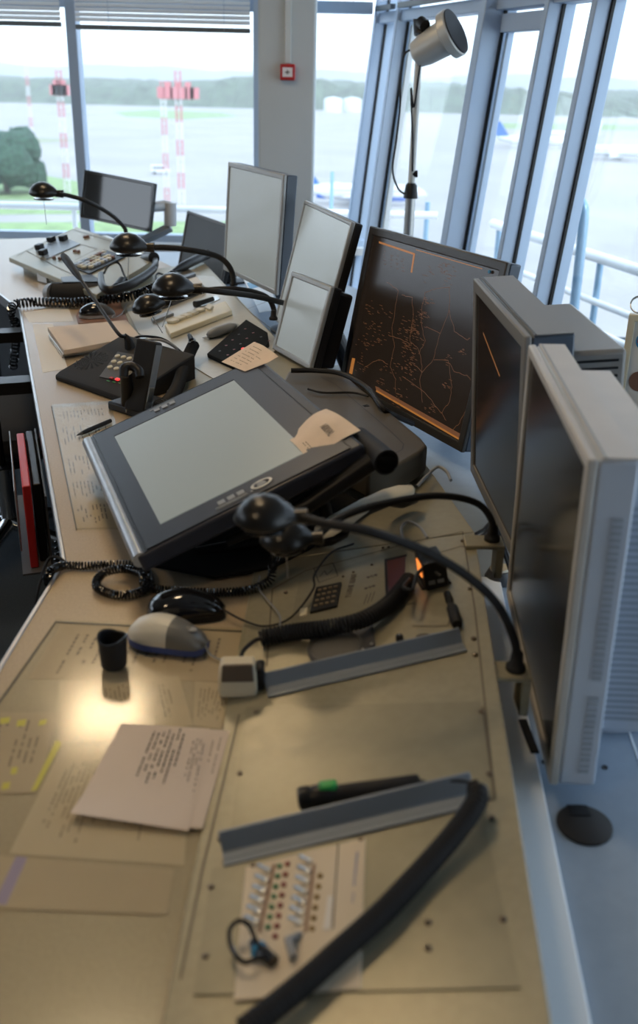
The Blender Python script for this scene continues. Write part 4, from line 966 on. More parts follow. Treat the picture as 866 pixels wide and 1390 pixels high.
obj('typed_text', writing(DG, [(285, 991), (313, 993), (276, 1127), (256, 1130)], 2, 1, .1, .8, .05, .6, 'v', h=.0018, seed=14, wl=.04, hh=.2), faint, t, world=True)
# pen
a, b = G(104, 591, .759), G(150, 571, .759)
t = thing('ballpoint_pen', 'black ballpoint pen half under the left corner of the tablet', 'pen', a.lerp(b, .5))
obj('barrel', MB().tube([a.lerp(b, .14), a.lerp(b, .3), b], [.0042, .0055, .005], 14), black, t, world=True, smooth=True); obj('tip', MB().tube([a, a.lerp(b, .14)], [.001, .0042], 12), dgrey, t, world=True, smooth=True)

# ------------------------------------------------------------------ things on the near panel
# ivory handset standing at the glass edge
c = G(322, 946, .758); t = thing('handset_microphone', 'ivory block-shaped hand microphone with dark window at the end of the thick cord', 'hand microphone', onz((c.x, c.y + .012, .7565), math.radians(4)))
obj('shell', MB().loft([[(x * s_, y * s_ + o_, z) for x, y in ((-.026, -.014), (.026, -.014), (.026, .016), (-.026, .016))] for s_, o_, z in ((.95, 0, 0), (1, 0, .012), (.97, .002, .030), (.85, .006, .046))]), beige, t, bevel=.004, seg=3)
obj('dark_window', MB().add([(-.0215, -.0150, .0265), (.0215, -.0150, .0265), (.0200, -.0075, .0480), (-.0200, -.0075, .0480), (-.0215, -.0085, .0300), (.0215, -.0085, .0300), (.0190, -.0005, .0460), (-.0190, -.0005, .0460)], [(0, 1, 2, 3), (4, 7, 6, 5), (0, 4, 5, 1), (1, 5, 6, 2), (2, 6, 7, 3), (3, 7, 4, 0)]), mat('smoked_window', (.09, .065, .045), .3), t, bevel=.001)
obj('back_clip', MB().box(.024, .036, -.004, .020, .002, .040), black, t, bevel=.004)
# instrument plates: keypad, display, round speaker
t = thing('intercom_unit', 'flat intercom unit with bronze keypad, red display and printed symbols let into the near panel', 'intercom', NF.w(470, 800))
def onp(px, py, h=0): return NF.px(px, py, h)
obj('face_plate', MB().slab([NF.w(x, y, .0016) for x, y in ((406, 790), (462, 771), (551, 742), (563, 818), (480, 838), (393, 852))], .0014), panel2_m, t, world=True)
def block(pts, h0, h1, m, nm, par, F=NF, bev=.0008):
    return obj(nm, MB().loft([[F.w(x, y, 0) + F.z * h0 for x, y in pts], [F.w(x, y, 0) + F.z * h1 for x, y in pts]]), m, par, world=True, bevel=bev)
kp = [(430, 801), (464, 794), (458, 826), (421, 835)]
kpo = block(kp, .0016, .006, blackm, 'keypad', t)
P = [NF.px(*q) for q in kp]
for i in range(4):
    for j in range(4):
        u, v_ = (i + .5) / 4, (j + .5) / 4; p = P[0].lerp(P[1], .08 + .84 * u).lerp(P[3].lerp(P[2], .08 + .84 * u), .08 + .84 * v_)
        obj('keypad_key', MB().box(-.0028, .0028, -.0018, .0018, .006, .0075, NF.at(p, .15)), mat('bronze_key', (.22, .16, .09), .4) if 'bronze_key' not in MATS else MATS['bronze_key'], kpo, world=True)
block([(524, 764), (551, 757), (549, 808), (526, 813)], .0016, .004, mat('red_display', (.06, .01, .01), .3), 'display', t)
block([(522, 762), (553, 755), (551, 758), (524, 765)], .0016, .0045, black, 'display_edge', t); block([(522, 762), (526, 763), (528, 813), (524, 814)], .0016, .0045, black, 'display_edge', t)
obj('plate_lettering', MB().text('Y.USHE ШАЯ', .0125, NF.at(NF.px(477, 795, .0018), NF_a := math.atan2((NF.px(484, 772) - NF.px(470, 820)).y, (NF.px(484, 772) - NF.px(470, 820)).x))), ink, t, world=True)
for k in range(3): obj('printed_bar', seam(NF, [(494 + k * 5, 822 - k * 2), (499 + k * 5, 808 - k * 2)], .0007, .0020), ink, t, world=True)
for (x, y) in ((505, 782), (502, 797)):
    q = NF.px(x, y, .0018); m = MB(); m.box(-.009, .009, -.0006, .0006, 0, .0004, NF.at(q, .3)).box(-.0006, .0006, -.004, .004, 0, .0004, NF.at(q, .3)).lathe([(.0026, 0), (.0026, .0005)], 12, NF.at(q + V((.006, .002, 0)))).lathe([(.0026, 0), (.0026, .0005)], 12, NF.at(q + V((-.006, -.002, 0))))
    obj('printed_symbol', m, ink, t, world=True)
fr = [(426, 772), (452, 765), (459, 783), (433, 792), (426, 772)]
obj('printed_frame', seam(NF, fr, .0009, .0018), ink, t, world=True)
obj('printed_symbol', seam(NF, [(434, 784), (441, 776), (444, 782), (452, 774)], .0008, .0019), ink, t, world=True)
for x, y in ((505, 768), (520, 745), (528, 744), (466, 784), (480, 778)): obj('small_button', MB().lathe([(.0022, .0015), (.002, .0035), (.0005, .004)], 12, NF.at(NF.px(x, y))), screw_m, t, world=True, smooth=True)
block([(408, 830), (418, 828), (417, 838), (407, 840)], .0016, .005, cream, 'cream_button', t)

t = thing('round_speaker', 'round dark speaker grille on a square plate beside the first grey rest', 'speaker', NF.w(460, 885))
block([(420, 868), (507, 849), (510, 878), (424, 912)], .0004, .0045, dgrey, 'speaker_plate', t)
obj('speaker_cone', MB().lathe([(.039, .004), (.0395, .008), (.036, .010), (.034, .0085), (.020, .0115), (.001, .013)], 40, NF.at(NF.px(456, 884))), mat('speaker_grille', (.07, .066, .058), .5, bump=.4, bscale=900), t, world=True, smooth=True)
for x, y in ((497, 853), (505, 878), (493, 886)): obj('speaker_screw', MB().lathe([(.0025, .0045), (.0022, .006), (.0005, .0065)], 12, NF.at(NF.px(x, y))), steel, t, world=True, smooth=True)
t = thing('rotary_knob', 'tiny black knob on the panel above the end of the first grey rest', 'knob', NF.w(543, 870)); obj('knob', MB().lathe([(.0055, .0005), (.0052, .009), (.004, .010)], 16, NF.at(NF.px(543, 870))), black, t, world=True, smooth=True); obj('knob_mark', MB().box(-.0005, .0005, 0, .0045, .0098, .0103, NF.at(NF.px(543, 870))), whitep, t, world=True)
tag(obj('socket_hole', MB().lathe([(.007, .0004), (.007, .0016), (.004, .0010)], 16, NF.at(NF.px(574, 864)) @ Matrix.Diagonal((1.4, .8, 1, 1))), brown, at=NF.w(574, 864), world=True), 'small oval brown socket next to the tiny black knob', 'socket')
# black box with orange display
c = NF.px(592, 797); M = NF.at(c, .18); t = thing('radio_control_box', 'small black control box with a glowing orange display', 'control box', M)
obj('box_body', MB().box(-.017, .019, -.006, .045, .001, .046), black, t, bevel=.002)
obj('orange_display', MB().box(-.0184, -.0168, .008, .032, .017, .039), orange, t)
obj('side_button', MB().box(-.012, -.002, -.0075, -.005, .010, .016), grey, t); obj('side_button', MB().box(.002, .012, -.0075, -.005, .010, .016), grey, t)
obj('top_knob', MB().lathe([(.006, .046), (.0055, .054), (.003, .055)], 16, Matrix.Translation((-.004, .030, 0))), black, t, smooth=True)
obj('foot_flange', MB().box(-.022, .024, .0, .04, .0002, .0025), blackm, t)
a, b = NF.px(607, 806, .008), NF.px(621, 848, .009)
t = thing('cable_connector', 'black screw connector lying right of the orange-lit box', 'connector', NF.w(614, 828)); W_ = lambda s_: NF.M @ a.lerp(b, s_)
obj('plug', MB().tube([W_(0), W_(.25), W_(.3), W_(.45)], [.0055, .006, .004, .004], 16), black, t, world=True, smooth=True); obj('collar', MB().tube([W_(.42), W_(.5), W_(.9), W_(1)], [.006, .0085, .009, .007], 18), blackm, t, world=True, smooth=True)
# hand microphone with green band
a = NF.px(408, 1084, .014); b = NF.px(572, 1063, .011); W_ = lambda s_: NF.M @ a.lerp(b, s_)
t = thing('hand_microphone', 'black cylindrical hand microphone with a green switch, lying above the second grey rest', 'hand microphone', W_(.5))
obj('barrel', MB().tube([W_(x) for x in (.26, .3, .62, .97, .99)], [.0105, .0098, .0098, .0102, .008], 24), blackm, t, world=True, smooth=True)
obj('head', MB().tube([W_(x) for x in (-.02, 0, .07, .09, .11, .24, .27)], [.010, .0128, .0128, .0118, .0128, .0125, .0105], 24), black, t, world=True, smooth=True)
obj('end_plug', MB().tube([W_(.985), W_(1.04)], [.005, .0025], 12), black, t, world=True, smooth=True)
gM = mat3((b - a).normalized(), V((0, 0, 1)).cross((b - a).normalized()), (0, 0, 1), a.lerp(b, .24)); obj('green_switch', MB().box(-.010, .010, -.005, .008, .008, .0155, NF.M @ gM), green, t, world=True, bevel=.003)
# switch plate
PF = [(334, 1180), (497, 1140), (490, 1345), (318, 1362)]
t = thing('switch_plate', 'cream switch plate with rows of toggles and coloured lamps in the foreground', 'switch plate', NF.w(410, 1230))
block(PF, .002, .0035, mat('cream_plate', (.60, .51, .38), .45), 'plate', t)
def zpx(x, y): return (290 + x / 3.765, 1100 + y / 3.765)
def lerp2(a, b, k): return (a[0] + (b[0] - a[0]) * k, a[1] + (b[1] - a[1]) * k)
for (A, B, n_) in (((280, 322), (218, 585), 6), ((492, 275), (440, 590), 7)):
    for k in range(n_):
        x, y = zpx(*lerp2(A, B, k / (n_ - 1))); q = NF.px(x, y)
        tg = obj('toggle_base', MB().lathe([(.0038, .0035), (.0038, .0055), (.003, .006)], 12, NF.at(q)), steel, t, world=True, smooth=True)
        e_ = NF.at(q); obj('toggle_lever', MB().tube([e_ @ V((0, 0, .005)), e_ @ V((-.009, 0, .013))], [.0014, .0022], 8), steel, tg, world=True, smooth=True)
ledg = mat('lamp_green', (.02, .18, .07), .3); leda = mat('lamp_amber', (.25, .14, .02), .3); ledk = mat('lamp_dark_red', (.22, .015, .015), .3)
for (A, B, n_, mt) in (((340, 300), (282, 612), 7, ledg), ((380, 290), (318, 660), 8, ledk), ((548, 350), (507, 620), 6, leda)):
    for k in range(n_):
        x, y = zpx(*lerp2(A, B, k / (n_ - 1))); obj('indicator_lamp', MB().lathe([(.0028, .0035), (.0026, .0055), (.0015, .0066)], 12, NF.at(NF.px(x, y))), mt, t, world=True, smooth=True)
for (A, B) in (((312, 290), (235, 640)), ((515, 290), (470, 640))): 
    q = [zpx(A[0] - 6, A[1]), zpx(A[0] + 10, A[1]), zpx(B[0] + 10, B[1]), zpx(B[0] - 6, B[1])]; block(q, .0035, .0042, bronze, 'label_strip', t, bev=0)
block([zpx(*q) for q in ((588, 455), (612, 452), (600, 622), (562, 628))], .0035, .0045, MATS['white_sheet'], 'white_label', t, bev=0)
obj('printed_rule', seam(NF, [zpx(640, 180), zpx(612, 620)], .0008, .0037), ink, t, world=True)
bl = mat('blue_ink', (.15, .17, .35), .6)
obj('blue_lettering', writing(NF, [zpx(*q) for q in ((728, 210), (750, 208), (728, 400), (712, 400))], 1, 1, .1, .9, 0, 1, 'v', h=.0038, wl=.05, hh=.7, dens=1, seed=2), bl, t, world=True)
obj('blue_lettering', writing(NF, [zpx(*q) for q in ((712, 430), (726, 430), (715, 520), (703, 520))], 1, 1, .1, .9, 0, 1, 'v', h=.0038, wl=.09, hh=.7, dens=1, seed=3), bl, t, world=True)
for x, y in (zpx(205, 292), zpx(755, 160)): obj('plate_screw', MB().lathe([(.003, .0035), (.0025, .005), (.0005, .0055)], 12, NF.at(NF.px(x, y))), screw_m, t, world=True, smooth=True)
q0_, q1_ = NF.w(392, 1278, .012), NF.w(404, 1300, .012)
tag(obj('cable_clip', MB().tube([NF.w(408, 1268, .006), NF.w(393, 1276, .010), NF.w(398, 1300, .008)], [.003, .005, .004], 10), grey, at=NF.w(398, 1285), world=True, smooth=True), 'grey hooked clip at the lower edge of the switch plate', 'clip')
t = thing('cable_plug', 'black plug lying inside the cable loop at the bottom', 'plug', NF.w(350, 1290)); obj('plug_body', MB().tube([NF.w(342, 1278, .008), NF.w(352, 1290, .008), NF.w(372, 1306, .008)], [.004, .0075, .006], 14), gloss, t, world=True, smooth=True); obj('plug_ring', MB().tube([NF.w(350, 1288, .008), NF.w(354, 1292, .008)], [.0085, .0085], 14), blue, t, world=True, smooth=True)
# handset under the lamp heads
a = V(G(432, 738, .825)); b = V(G(556, 672, .842)); t = thing('telephone_handset', 'ivory topped black telephone handset lying beneath the second lamp arm', 'telephone handset', a.lerp(b, .5)); d_ = (b - a).normalized()
zz_ = V((0, 0, 1)); M = mat3(d_, zz_.cross(d_), d_.cross(zz_.cross(d_)), a); L = (b - a).length
obj('ivory_shell', MB().loft([[(x * L, w_ * c1, z + .008 * max(0, s1)) for c1, s1 in [(math.cos(k * math.pi / 8), math.sin(k * math.pi / 8)) for k in range(16)]] for x, w_, z in ((-.02, .008, .012), (.06, .021, .016), (.22, .023, .020), (.5, .017, .026), (.78, .022, .020), (.94, .021, .014), (1.02, .008, .010))], True, M), beige, t, world=True, smooth=True)
obj('black_underside', MB().loft([[(x * L, w_ * c1, z - .016 * max(0, -s1) + .002) for c1, s1 in [(math.cos(k * math.pi / 8), math.sin(k * math.pi / 8)) for k in range(16)]] for x, w_, z in ((-.01, .012, .008), (.06, .023, .006), (.2, .024, .006), (.3, .018, .018), (.5, .017, .022), (.72, .018, .018), (.84, .025, .004), (.98, .025, .0), (1.06, .012, -.002))], True, M), black, t, world=True, smooth=True)
# rear shelf things
t = thing('cable_grommet', 'round black cable grommet in the blue-grey shelf', 'grommet', sh(793, 1121)); obj('cap', MB().lathe([(.0345, .0003), (.0345, .003), (.031, .005), (.001, .0045)], 40), blackm, t, smooth=True); obj('slot', MB().box(-.016, .010, .012, .031, .0046, .0056), black, t)
tag(obj('cable_slot', MB().box(-.006, .006, -.036, .036, .0005, .004, Matrix.Translation(V((sh(716, 1010).x, sh(716, 1010).y, ZS + .012))) @ Matrix.Rotation(RAILA - math.pi / 2 + .12, 4, 'Z')), black, at=sh(716, 1010), world=True, bevel=.001), 'black rectangular clip on the white cable rail', 'clip')
for x, y in ((821, 1042), (739, 1035)): tag(obj('shelf_hole', MB().lathe([(.004, .0003), (.004, .0012), (.001, .0008)], 14, Matrix.Translation(sh(x, y))), black, at=sh(x, y), world=True), 'small dark bolt head on the blue-grey shelf, %s' % ('right of the nearest monitor' if x > 800 else 'by the cable rail'), 'bolt', 'bolt heads on the shelf')
c = sh(690, 765); t = thing('shelf_speaker', 'small dark rounded device on the shelf in the gap beside the nearest monitor', 'device', c + V((-.03, -.07, 0))); obj('body', MB().lathe([(.025, .0005), (.027, .01), (.020, .025), (.005, .028)], 28), dgrey, t, smooth=True); obj('top_plate', MB().lathe([(.018, .0262), (.016, .030), (.001, .0305)], 24), beige, t, smooth=True)

# ------------------------------------------------------------------ radio console with gooseneck microphone
A, B, C_ = G(75, 516), G(164, 548), G(243, 531)
ex = (B - A); Lx = ex.length; ex.normalize(); ey = V((-ex.y, ex.x, 0)); Ly = .235
RM = mat3(ex, ey, (0, 0, 1), A + V((0, 0, .0005)))
t = thing('radio_console', 'black wedge-shaped desk radio console with speaker grille and cream keys', 'radio console', RM)
Lx = .30
side_ = [(0, 0), (Ly, 0), (Ly, .085), (.015, .022), (0, .014)]
obj('body', MB().loft([[(x, y, z) for y, z in side_] for x in (0, Lx)]), blackm, t, bevel=.004)
SFm = RM @ Matrix.Translation((0, .015, .022)) @ Matrix.Rotation(math.atan2(.063, Ly - .015), 4, 'X')
SF = Frame(SFm.to_translation(), SFm.to_3x3() @ V((1, 0, 0)), SFm.to_3x3() @ V((0, 1, 0)))
m = MB(); c = SF.px(124, 490)
for k in range(7):
    r_ = .008 + k * .006; n_ = 36
    for q in range(0, n_, 2):
        a0, a1 = 2 * math.pi * q / n_, 2 * math.pi * (q + .9) / n_
        m.add([SF.M @ V((c.x + rr_ * math.cos(a_), c.y + rr_ * math.sin(a_), .0006)) for rr_, a_ in ((r_, a0), (r_, a1), (r_ + .003, a1), (r_ + .003, a0))], [(0, 1, 2, 3)])
obj('speaker_grille', m, gloss, t, world=True)
kq = [SF.px(158, 481), SF.px(190, 487), SF.px(176, 516), SF.px(140, 506)]
kf = obj('key_field', MB().loft([[SF.M @ V((p.x, p.y, .0003)) for p in [SF.px(*q) for q in ((160, 478), (200, 485), (182, 522), (135, 512))]], [SF.M @ V((p.x, p.y, .002)) for p in [SF.px(*q) for q in ((160, 478), (200, 485), (182, 522), (135, 512))]]]), dgrey, t, world=True)
for i in range(4):
    for j in range(3):
        p = kq[0].lerp(kq[1], (i + .5) / 4).lerp(kq[3].lerp(kq[2], (i + .5) / 4), (j + .4) / 3.4)
        obj('cream_key', MB().lathe([(.0075, .002), (.0072, .005), (.005, .0062)], 14, SF.at(p)), keycap, kf, world=True, smooth=True)
for k in range(4):
    p = SF.px(152 + k * 8, 515 + k * 1.6); obj('red_key', MB().box(-.006, .006, -.004, .004, .002, .006, SF.at(p)), ledr if k == 1 else red, t, world=True, bevel=.001)
    p = SF.px(147 + k * 8, 518 + k * 1.6); obj('green_mark', MB().box(-.006, .006, -.0015, .0015, .002, .0026, SF.at(p)), green, t, world=True)
mb_ = SF.w(177, 471)
mt_ = G(86, 347, .99)
obj('microphone_base', MB().tube([mb_ + V((0, 0, -.004)), mb_ + V((-.004, 0, .02)), mb_ + V((-.015, 0, .035))], [.016, .012, .005], 16), black, t, world=True, smooth=True)
pth = smoothpath([mb_ + V((-.012, 0, .03)), G(160, 452, .865), G(132, 412, .91), G(110, 380, .955)], 10)
obj('gooseneck', MB().tube(pth, .0052, 12), black, t, world=True, smooth=True)
a = G(110, 380, .955); obj('microphone_capsule', MB().tube([a, a.lerp(mt_, .12), a.lerp(mt_, .3), a.lerp(mt_, .85), a.lerp(mt_, 1)], [.005, .008, .0105, .0125, .009], 16), blackm, t, world=True, smooth=True)

# upright handset in its cradle
A = G(146, 556); B = G(178, 566); ex = (B - A).normalized(); ey = V((-ex.y, ex.x, 0))
KM = mat3(ex, ey, (0, 0, 1), A + V((0, 0, .0005)))
t = thing('handset_cradle', 'black cradle with a tall upright black slab beside the radio console', 'handset cradle', KM)
obj('base', MB().box(0, .16, .0, .11, 0, .022), black, t, bevel=.005)
ub = G(187, 552, .775); ut = G(203, 462, .93); 
u3 = (ut - ub).normalized(); s3 = V((.93, -.36, 0)); s3 = (s3 - u3 * s3.dot(u3)).normalized(); UM = mat3(s3, u3.cross(s3), u3, ub); hU = (ut - ub).length
obj('upright_slab', MB().box(-.028, .028, -.016, .016, -.012, hU, UM), blackm, t, world=True, bevel=.005, seg=3)
obj('slab_edge_line', MB().box(.0282, .0290, -.014, .014, 0, hU - .006, UM), grey, t, world=True)
hb = G(174, 548, .775); ht = G(171, 505, .865)
obj('hook_post', MB().tube([hb, hb.lerp(ht, .5), ht], [.017, .016, .014], 14), black, t, world=True, smooth=True)
hk = [G(168, 512, .87), G(169, 500, .888), G(178, 497, .892), G(188, 503, .885), G(190, 512, .872)]
obj('hook', MB().tube(smoothpath(hk), .011, 12), black, t, world=True, smooth=True)
for k in range(2): obj('chrome_prong', MB().cyl(G(171 + 7 * k, 560, .760), G(171 + 7 * k, 543, .79), .0022, n=8), chrome, t, world=True)
obj('contact_plate', MB().box(.034, .036, -.022, .0, .02, .055, UM), steel, t, world=True)
coilcord('thick black coiled cord rising from the cradle beside the radio console', [G(212, 553, .79), G(228, 545, .79), G(241, 525, .79), G(249, 500, .80), G(258, 478, .815), G(263, 468, .825)], .013, .0040, .0085, m=blackm)
t = thing('cable_connector', 'black plug at the top end of the coiled cord beside the radio console', 'connector', G(262, 464, .80)); obj('plug', MB().tube([G(263, 470, .825), G(260, 462, .84), G(257, 455, .845)], [.009, .008, .006], 12), black, t, world=True, smooth=True); obj('metal_ring', MB().tube([G(262, 466, .832), G(260, 462, .838)], [.011, .011], 12), steel, t, world=True, smooth=True)

# stack of folders
fz = ZD
for k, (pts, mt, lab) in enumerate((([(84, 486), (68, 462), (160, 446), (200, 466)], MATS['white_sheet'], 'white folder at the bottom of the folder stack'),
        ([(86, 484), (66, 457), (150, 444), (200, 462)], steel, 'grey folder in the middle of the folder stack'),
        ([(87, 482), (65, 450), (172, 440), (190, 462)], paper, 'buff folder with open pages on top of the folder stack'))):
    th = .008 if k != 2 else .014; P = [G(x, y, fz + .0003) for x, y in pts]
    tag(obj('paper_folder', MB().loft([P, [p + V((0, 0, th)) for p in P]]), mt, at=P[0], world=True, bevel=.0015), lab, 'folder', 'folders stacked behind the radio console'); fz += th + .0006

# ------------------------------------------------------------------ middle panel equipment
def mblock(pts, h0, h1, m, nm, par, bev=.001): return block(pts, h0, h1, m, nm, par, F=MF, bev=bev)
def Z5(x, y): return (170 + x / 3.936, 340 + y / 3.936)
t = thing('key_strip', 'raised cream strip of telephone keys on the middle console panel', 'key strip', MF.w(270, 440))
mblock([Z5(245, 478), Z5(215, 425), Z5(540, 298), Z5(575, 350)], .003, .020, cream, 'strip_body', t, .003); t = kid(t, 'strip_body')
_a, _b = MF.px(*Z5(215, 425)), MF.px(*Z5(540, 298)); KA = math.atan2(_b.y - _a.y, _b.x - _a.x)
for k in range(5):
    x, y = lerp2((262, 418), (405, 358), k / 4 * .98); q = MF.px(*Z5(x, y)); obj('cream_key', MB().box(-.014, .014, -.016, .016, .020, .030, MF.at((q.x, q.y, 0), KA)), keycap, t, world=True, bevel=.003)
mblock([Z5(432, 345), Z5(452, 322), Z5(476, 338), Z5(460, 358)], .020, .028, keycap, 'cream_key', t, .0015)
t = thing('stapler', 'silver stapler-like holder with rounded grey top right of the key strip', 'stapler', MF.w(302, 450))
a, b = MF.w(*Z5(430, 470), .006), MF.w(*Z5(600, 398), .006)
obj('metal_base', MB().tube([a, b], [.017, .017], 4, flat=.35), steel, t, world=True, bevel=.001)
a, b = MF.w(*Z5(440, 452), .018), MF.w(*Z5(590, 400), .018); obj('grey_top', MB().tube([a, a.lerp(b, .08), a.lerp(b, .3), a.lerp(b, .8), b], [.006, .014, .019, .018, .008], 16, flat=.8), grey, t, world=True, smooth=True)
t = thing('black_keypad_panel', 'black square touch key panel with tiny red lamps left of the small grey screen', 'key panel', MF.w(330, 470))
mblock([(282, 487), (335, 440), (364, 458), (366, 472), (335, 512)], .003, .016, deadblack, 'panel_body', t, .002)
rnd = random.Random(4)
for i in range(5):
    for j in range(4):
        x, y = lerp2(lerp2((292, 486), (335, 448), (i + .5) / 5), lerp2((335, 508), (378, 470), (i + .5) / 5), (j + .3) / 4)
        obj('key_lamp', MB().box(-.003, .003, -.003, .003, .0160, .0166, MF.at(MF.px(x, y, 0))), MATS['lamp_dark_red'] if (i + j) % 3 else dgrey, t, world=True)
obj('lit_lamp', MB().lathe([(.006, .016), (.004, .019)], 12, MF.at(MF.px(331, 481))), ledr, t, world=True)
t = thing('document_tray', 'sloping grey tray holding a white sheet on the middle panel', 'tray', MF.w(240, 405))
mblock([Z5(120, 350), Z5(100, 235), Z5(370, 145), Z5(420, 205)], .003, .007, grey, 'tray_floor', t)
mblock([Z5(124, 352), Z5(120, 335), Z5(425, 215), Z5(430, 228)], .003, .020, dgrey, 'tray_lip', t)
mblock([Z5(115, 245), Z5(112, 232), Z5(372, 138), Z5(380, 148)], .003, .018, dgrey, 'tray_lip', t)
t2 = mblock([Z5(330, 205), Z5(305, 175), Z5(380, 150), Z5(425, 195)], .0072, .0082, MATS['white_sheet'], 'white_sheet_piece', t, 0)
mblock([Z5(150, 395), Z5(140, 378), Z5(245, 340), Z5(262, 352)], .003, .012, grey, 'label_holder', t)
t = thing('release_handle', 'black lever handle in a metal slot above the key strip', 'handle', MF.w(278, 412))
mblock([Z5(375, 322), Z5(360, 290), Z5(490, 245), Z5(508, 265)], .003, .005, steel, 'slot_plate', t)
a, b = MF.w(*Z5(372, 290), .014), MF.w(*Z5(470, 258), .016); obj('lever', MB().tube([a, a.lerp(b, .3), b], [.013, .009, .008], 12), black, t, world=True, smooth=True)
mblock([Z5(240, 150), Z5(232, 138), Z5(340, 102), Z5(372, 125), Z5(350, 140)], .001, .004, brown, 'name_slot', desk); mblock([Z5(45, 248), Z5(42, 232), Z5(135, 203), Z5(150, 215)], .001, .004, brown, 'name_slot', desk)
for k in range(6):
    x, y = Z5(550 + 45 * k, 270 + 38 * k); mblock([(x - 4, y + 1), (x - 3, y), (x + 3, y - 2.5), (x + 3, y - 1.5)], .0005, .0012, ink, 'printed_mark', desk, 0)
for L in (((292, 388), (388, 462)), ((250, 366), (292, 388)), ((205, 470), (388, 400) ), ((188, 402), (262, 372))): obj('panel_seam', seam(MF, L, .0012, .0012), line_m, desk, world=True)
# slim hand microphone with coiled lead (far)
a, b = MF.w(224, 374, .016), MF.w(283, 344, .03)
t = thing('hand_microphone', 'slim black hand microphone with tapered tip lying above the middle panel', 'hand microphone', a.lerp(b, .5)); obj('barrel', MB().tube([a.lerp(b, x) for x in (0, .25, .3, .42, .98, 1)], [.003, .010, .014, .018, .019, .014], 18), black, t, world=True, smooth=True)
cord('black_cable', 'bent lead at the tip of the slim hand microphone', [a, MF.w(216, 371, .02), MF.w(212, 374, .02), MF.w(212, 384, .02), MF.w(206, 388, .014)], .004)
# heavy black handset far left and its curved partner
t = thing('desk_telephone', 'bulky black telephone set by the edge of the far raised panel', 'telephone', G(95, 402, .75))
c0, c1 = G(70, 398, .775), G(150, 400, .775); obj('body', MB().tube([c0, c0.lerp(c1, .05), c0.lerp(c1, .45), c0.lerp(c1, .9), c1], [.026, .040, .043, .040, .02], 18, flat=1.), blackm, t, world=True, smooth=True)
obj('side_cap', MB().tube([c0 + V((-.012, .01, 0)), c0 + V((.012, -.004, 0))], [.032, .040], 18), grey, t, world=True, smooth=True)
obj('top_plate', MB().loft([[G(x, y, z) for x, y in ((84, 383), (82, 376), (124, 372), (140, 382))] for z in (.805, .82)]), black, t, world=True, bevel=.004)
t = thing('telephone_handset', 'curved black handset lying across the far end of the middle panel', 'telephone handset', MF.w(175, 385))
hp = [G(137, 372, .85), G(139, 388, .84), G(150, 394, .835), G(175, 387, .84), G(200, 372, .85), G(210, 362, .86), G(211, 352, .865)]
obj('handle', MB().tube(smoothpath(hp), [.010 + .006 * math.sin(math.pi * min(1, k / 48)) for k in range(49)], 14), black, t, world=True, smooth=True)
obj('ear_cup', MB().tube([G(199, 352, .85), G(209, 350, .87)], [.026, .022], 16), black, t, world=True, smooth=True)
obj('mouth_cup', MB().tube([G(160, 392, .82), G(166, 380, .84)], [.022, .014], 16), black, t, world=True, smooth=True)
cord('black_cable', 'thin black lead looping up from the curved handset', [G(141, 371, .85), G(147, 361, .87), G(157, 356, .88), G(163, 360, .87), G(168, 372, .85), G(172, 380, .84)], .004)
# papers by the monitors
P = [MF.w(x, y, .003) for x, y in ((333, 386), (352, 402), (368, 432), (352, 424))]
# far panel details
def Z4(x, y): return (x / 3.936, 290 + y / 3.936)
t = thing('switch_plate', 'dark plate crowded with pale keys on the far raised panel', 'switch plate', FF.w(135, 357))
FFb = lambda pts, h0, h1, m, nm, par, bev=.001: block(pts, h0, h1, m, nm, par, F=FF, bev=bev)
FFb([Z4(372, 285), Z4(478, 328), Z4(672, 235), Z4(560, 198)], .001, .006, black, 'plate', t)
rnd = random.Random(8)
for i in range(9):
    for j in range(4):
        x, y = lerp2(lerp2((400, 288), (560, 212), (i + .4) / 9), lerp2((475, 315), (645, 236), (i + .4) / 9), (j + .4) / 4)
        if rnd.random() < .8: obj('pale_key', MB().box(-.009, .009, -.008, .008, .006, .016, FF.at(FF.px(*Z4(x, y)), .6)), (keycap, cream, bronze, whitep)[rnd.randrange(4)], t, world=True, bevel=.002)
t = thing('switch_plate', 'bluish plate with three black rocker switches on the far raised panel', 'switch plate', FF.w(70, 335))
FFb([Z4(190, 200), Z4(250, 245), Z4(430, 165), Z4(330, 125)], .001, .004, shelf_m, 'plate', t)
for x, y in ((215, 195), (278, 155), (342, 148), (235, 225)): obj('rocker_switch', MB().box(-.014, .014, -.016, .016, .004, .026, FF.at(FF.px(*Z4(x, y)), .5)), black, t, world=True, bevel=.003)
for L in ((Z4(140, 200), Z4(310, 290), Z4(400, 330)), (Z4(430, 165), Z4(520, 190), Z4(400, 250)), (Z4(90, 225), Z4(390, 85), Z4(640, 165))): obj('panel_seam', seam(FF, L, .0016, .0012), line_m, desk, world=True)
for x, y in ((455, 130), (470, 128), (400, 205), (420, 208), (290, 240), (320, 245)): obj('small_knob', MB().lathe([(.008, .001), (.007, .010)], 12, FF.at(FF.px(*Z4(x, y)))), bronze, desk, world=True)
tag(obj('desk_bracket', MB().box(-.03, .03, -.006, .006, -.03, .0, onz(G(58, 372, .785), -.7)), steel, at=G(58, 372, .785), world=True), 'small metal bracket under the left edge of the far raised panel', 'bracket')
# paper with blue print behind the lamp mounts
q = [G(330, 378, .74), G(360, 372, .74), G(378, 420, .74), G(352, 424, .74)]
t = thing('folded_leaflet', 'pale blue leaflet tucked between the console edge and the rimmed monitor', 'leaflet', sum(q, V()) / 4); obj('sheet', MB().slab([p + V((0, 0, .001)) for p in q], .002), rail_m, t, world=True); obj('blue_band', MB().slab([G(335, 384, .742), G(352, 380, .742), G(356, 388, .742), G(339, 392, .742)], .001), blue, t, world=True)

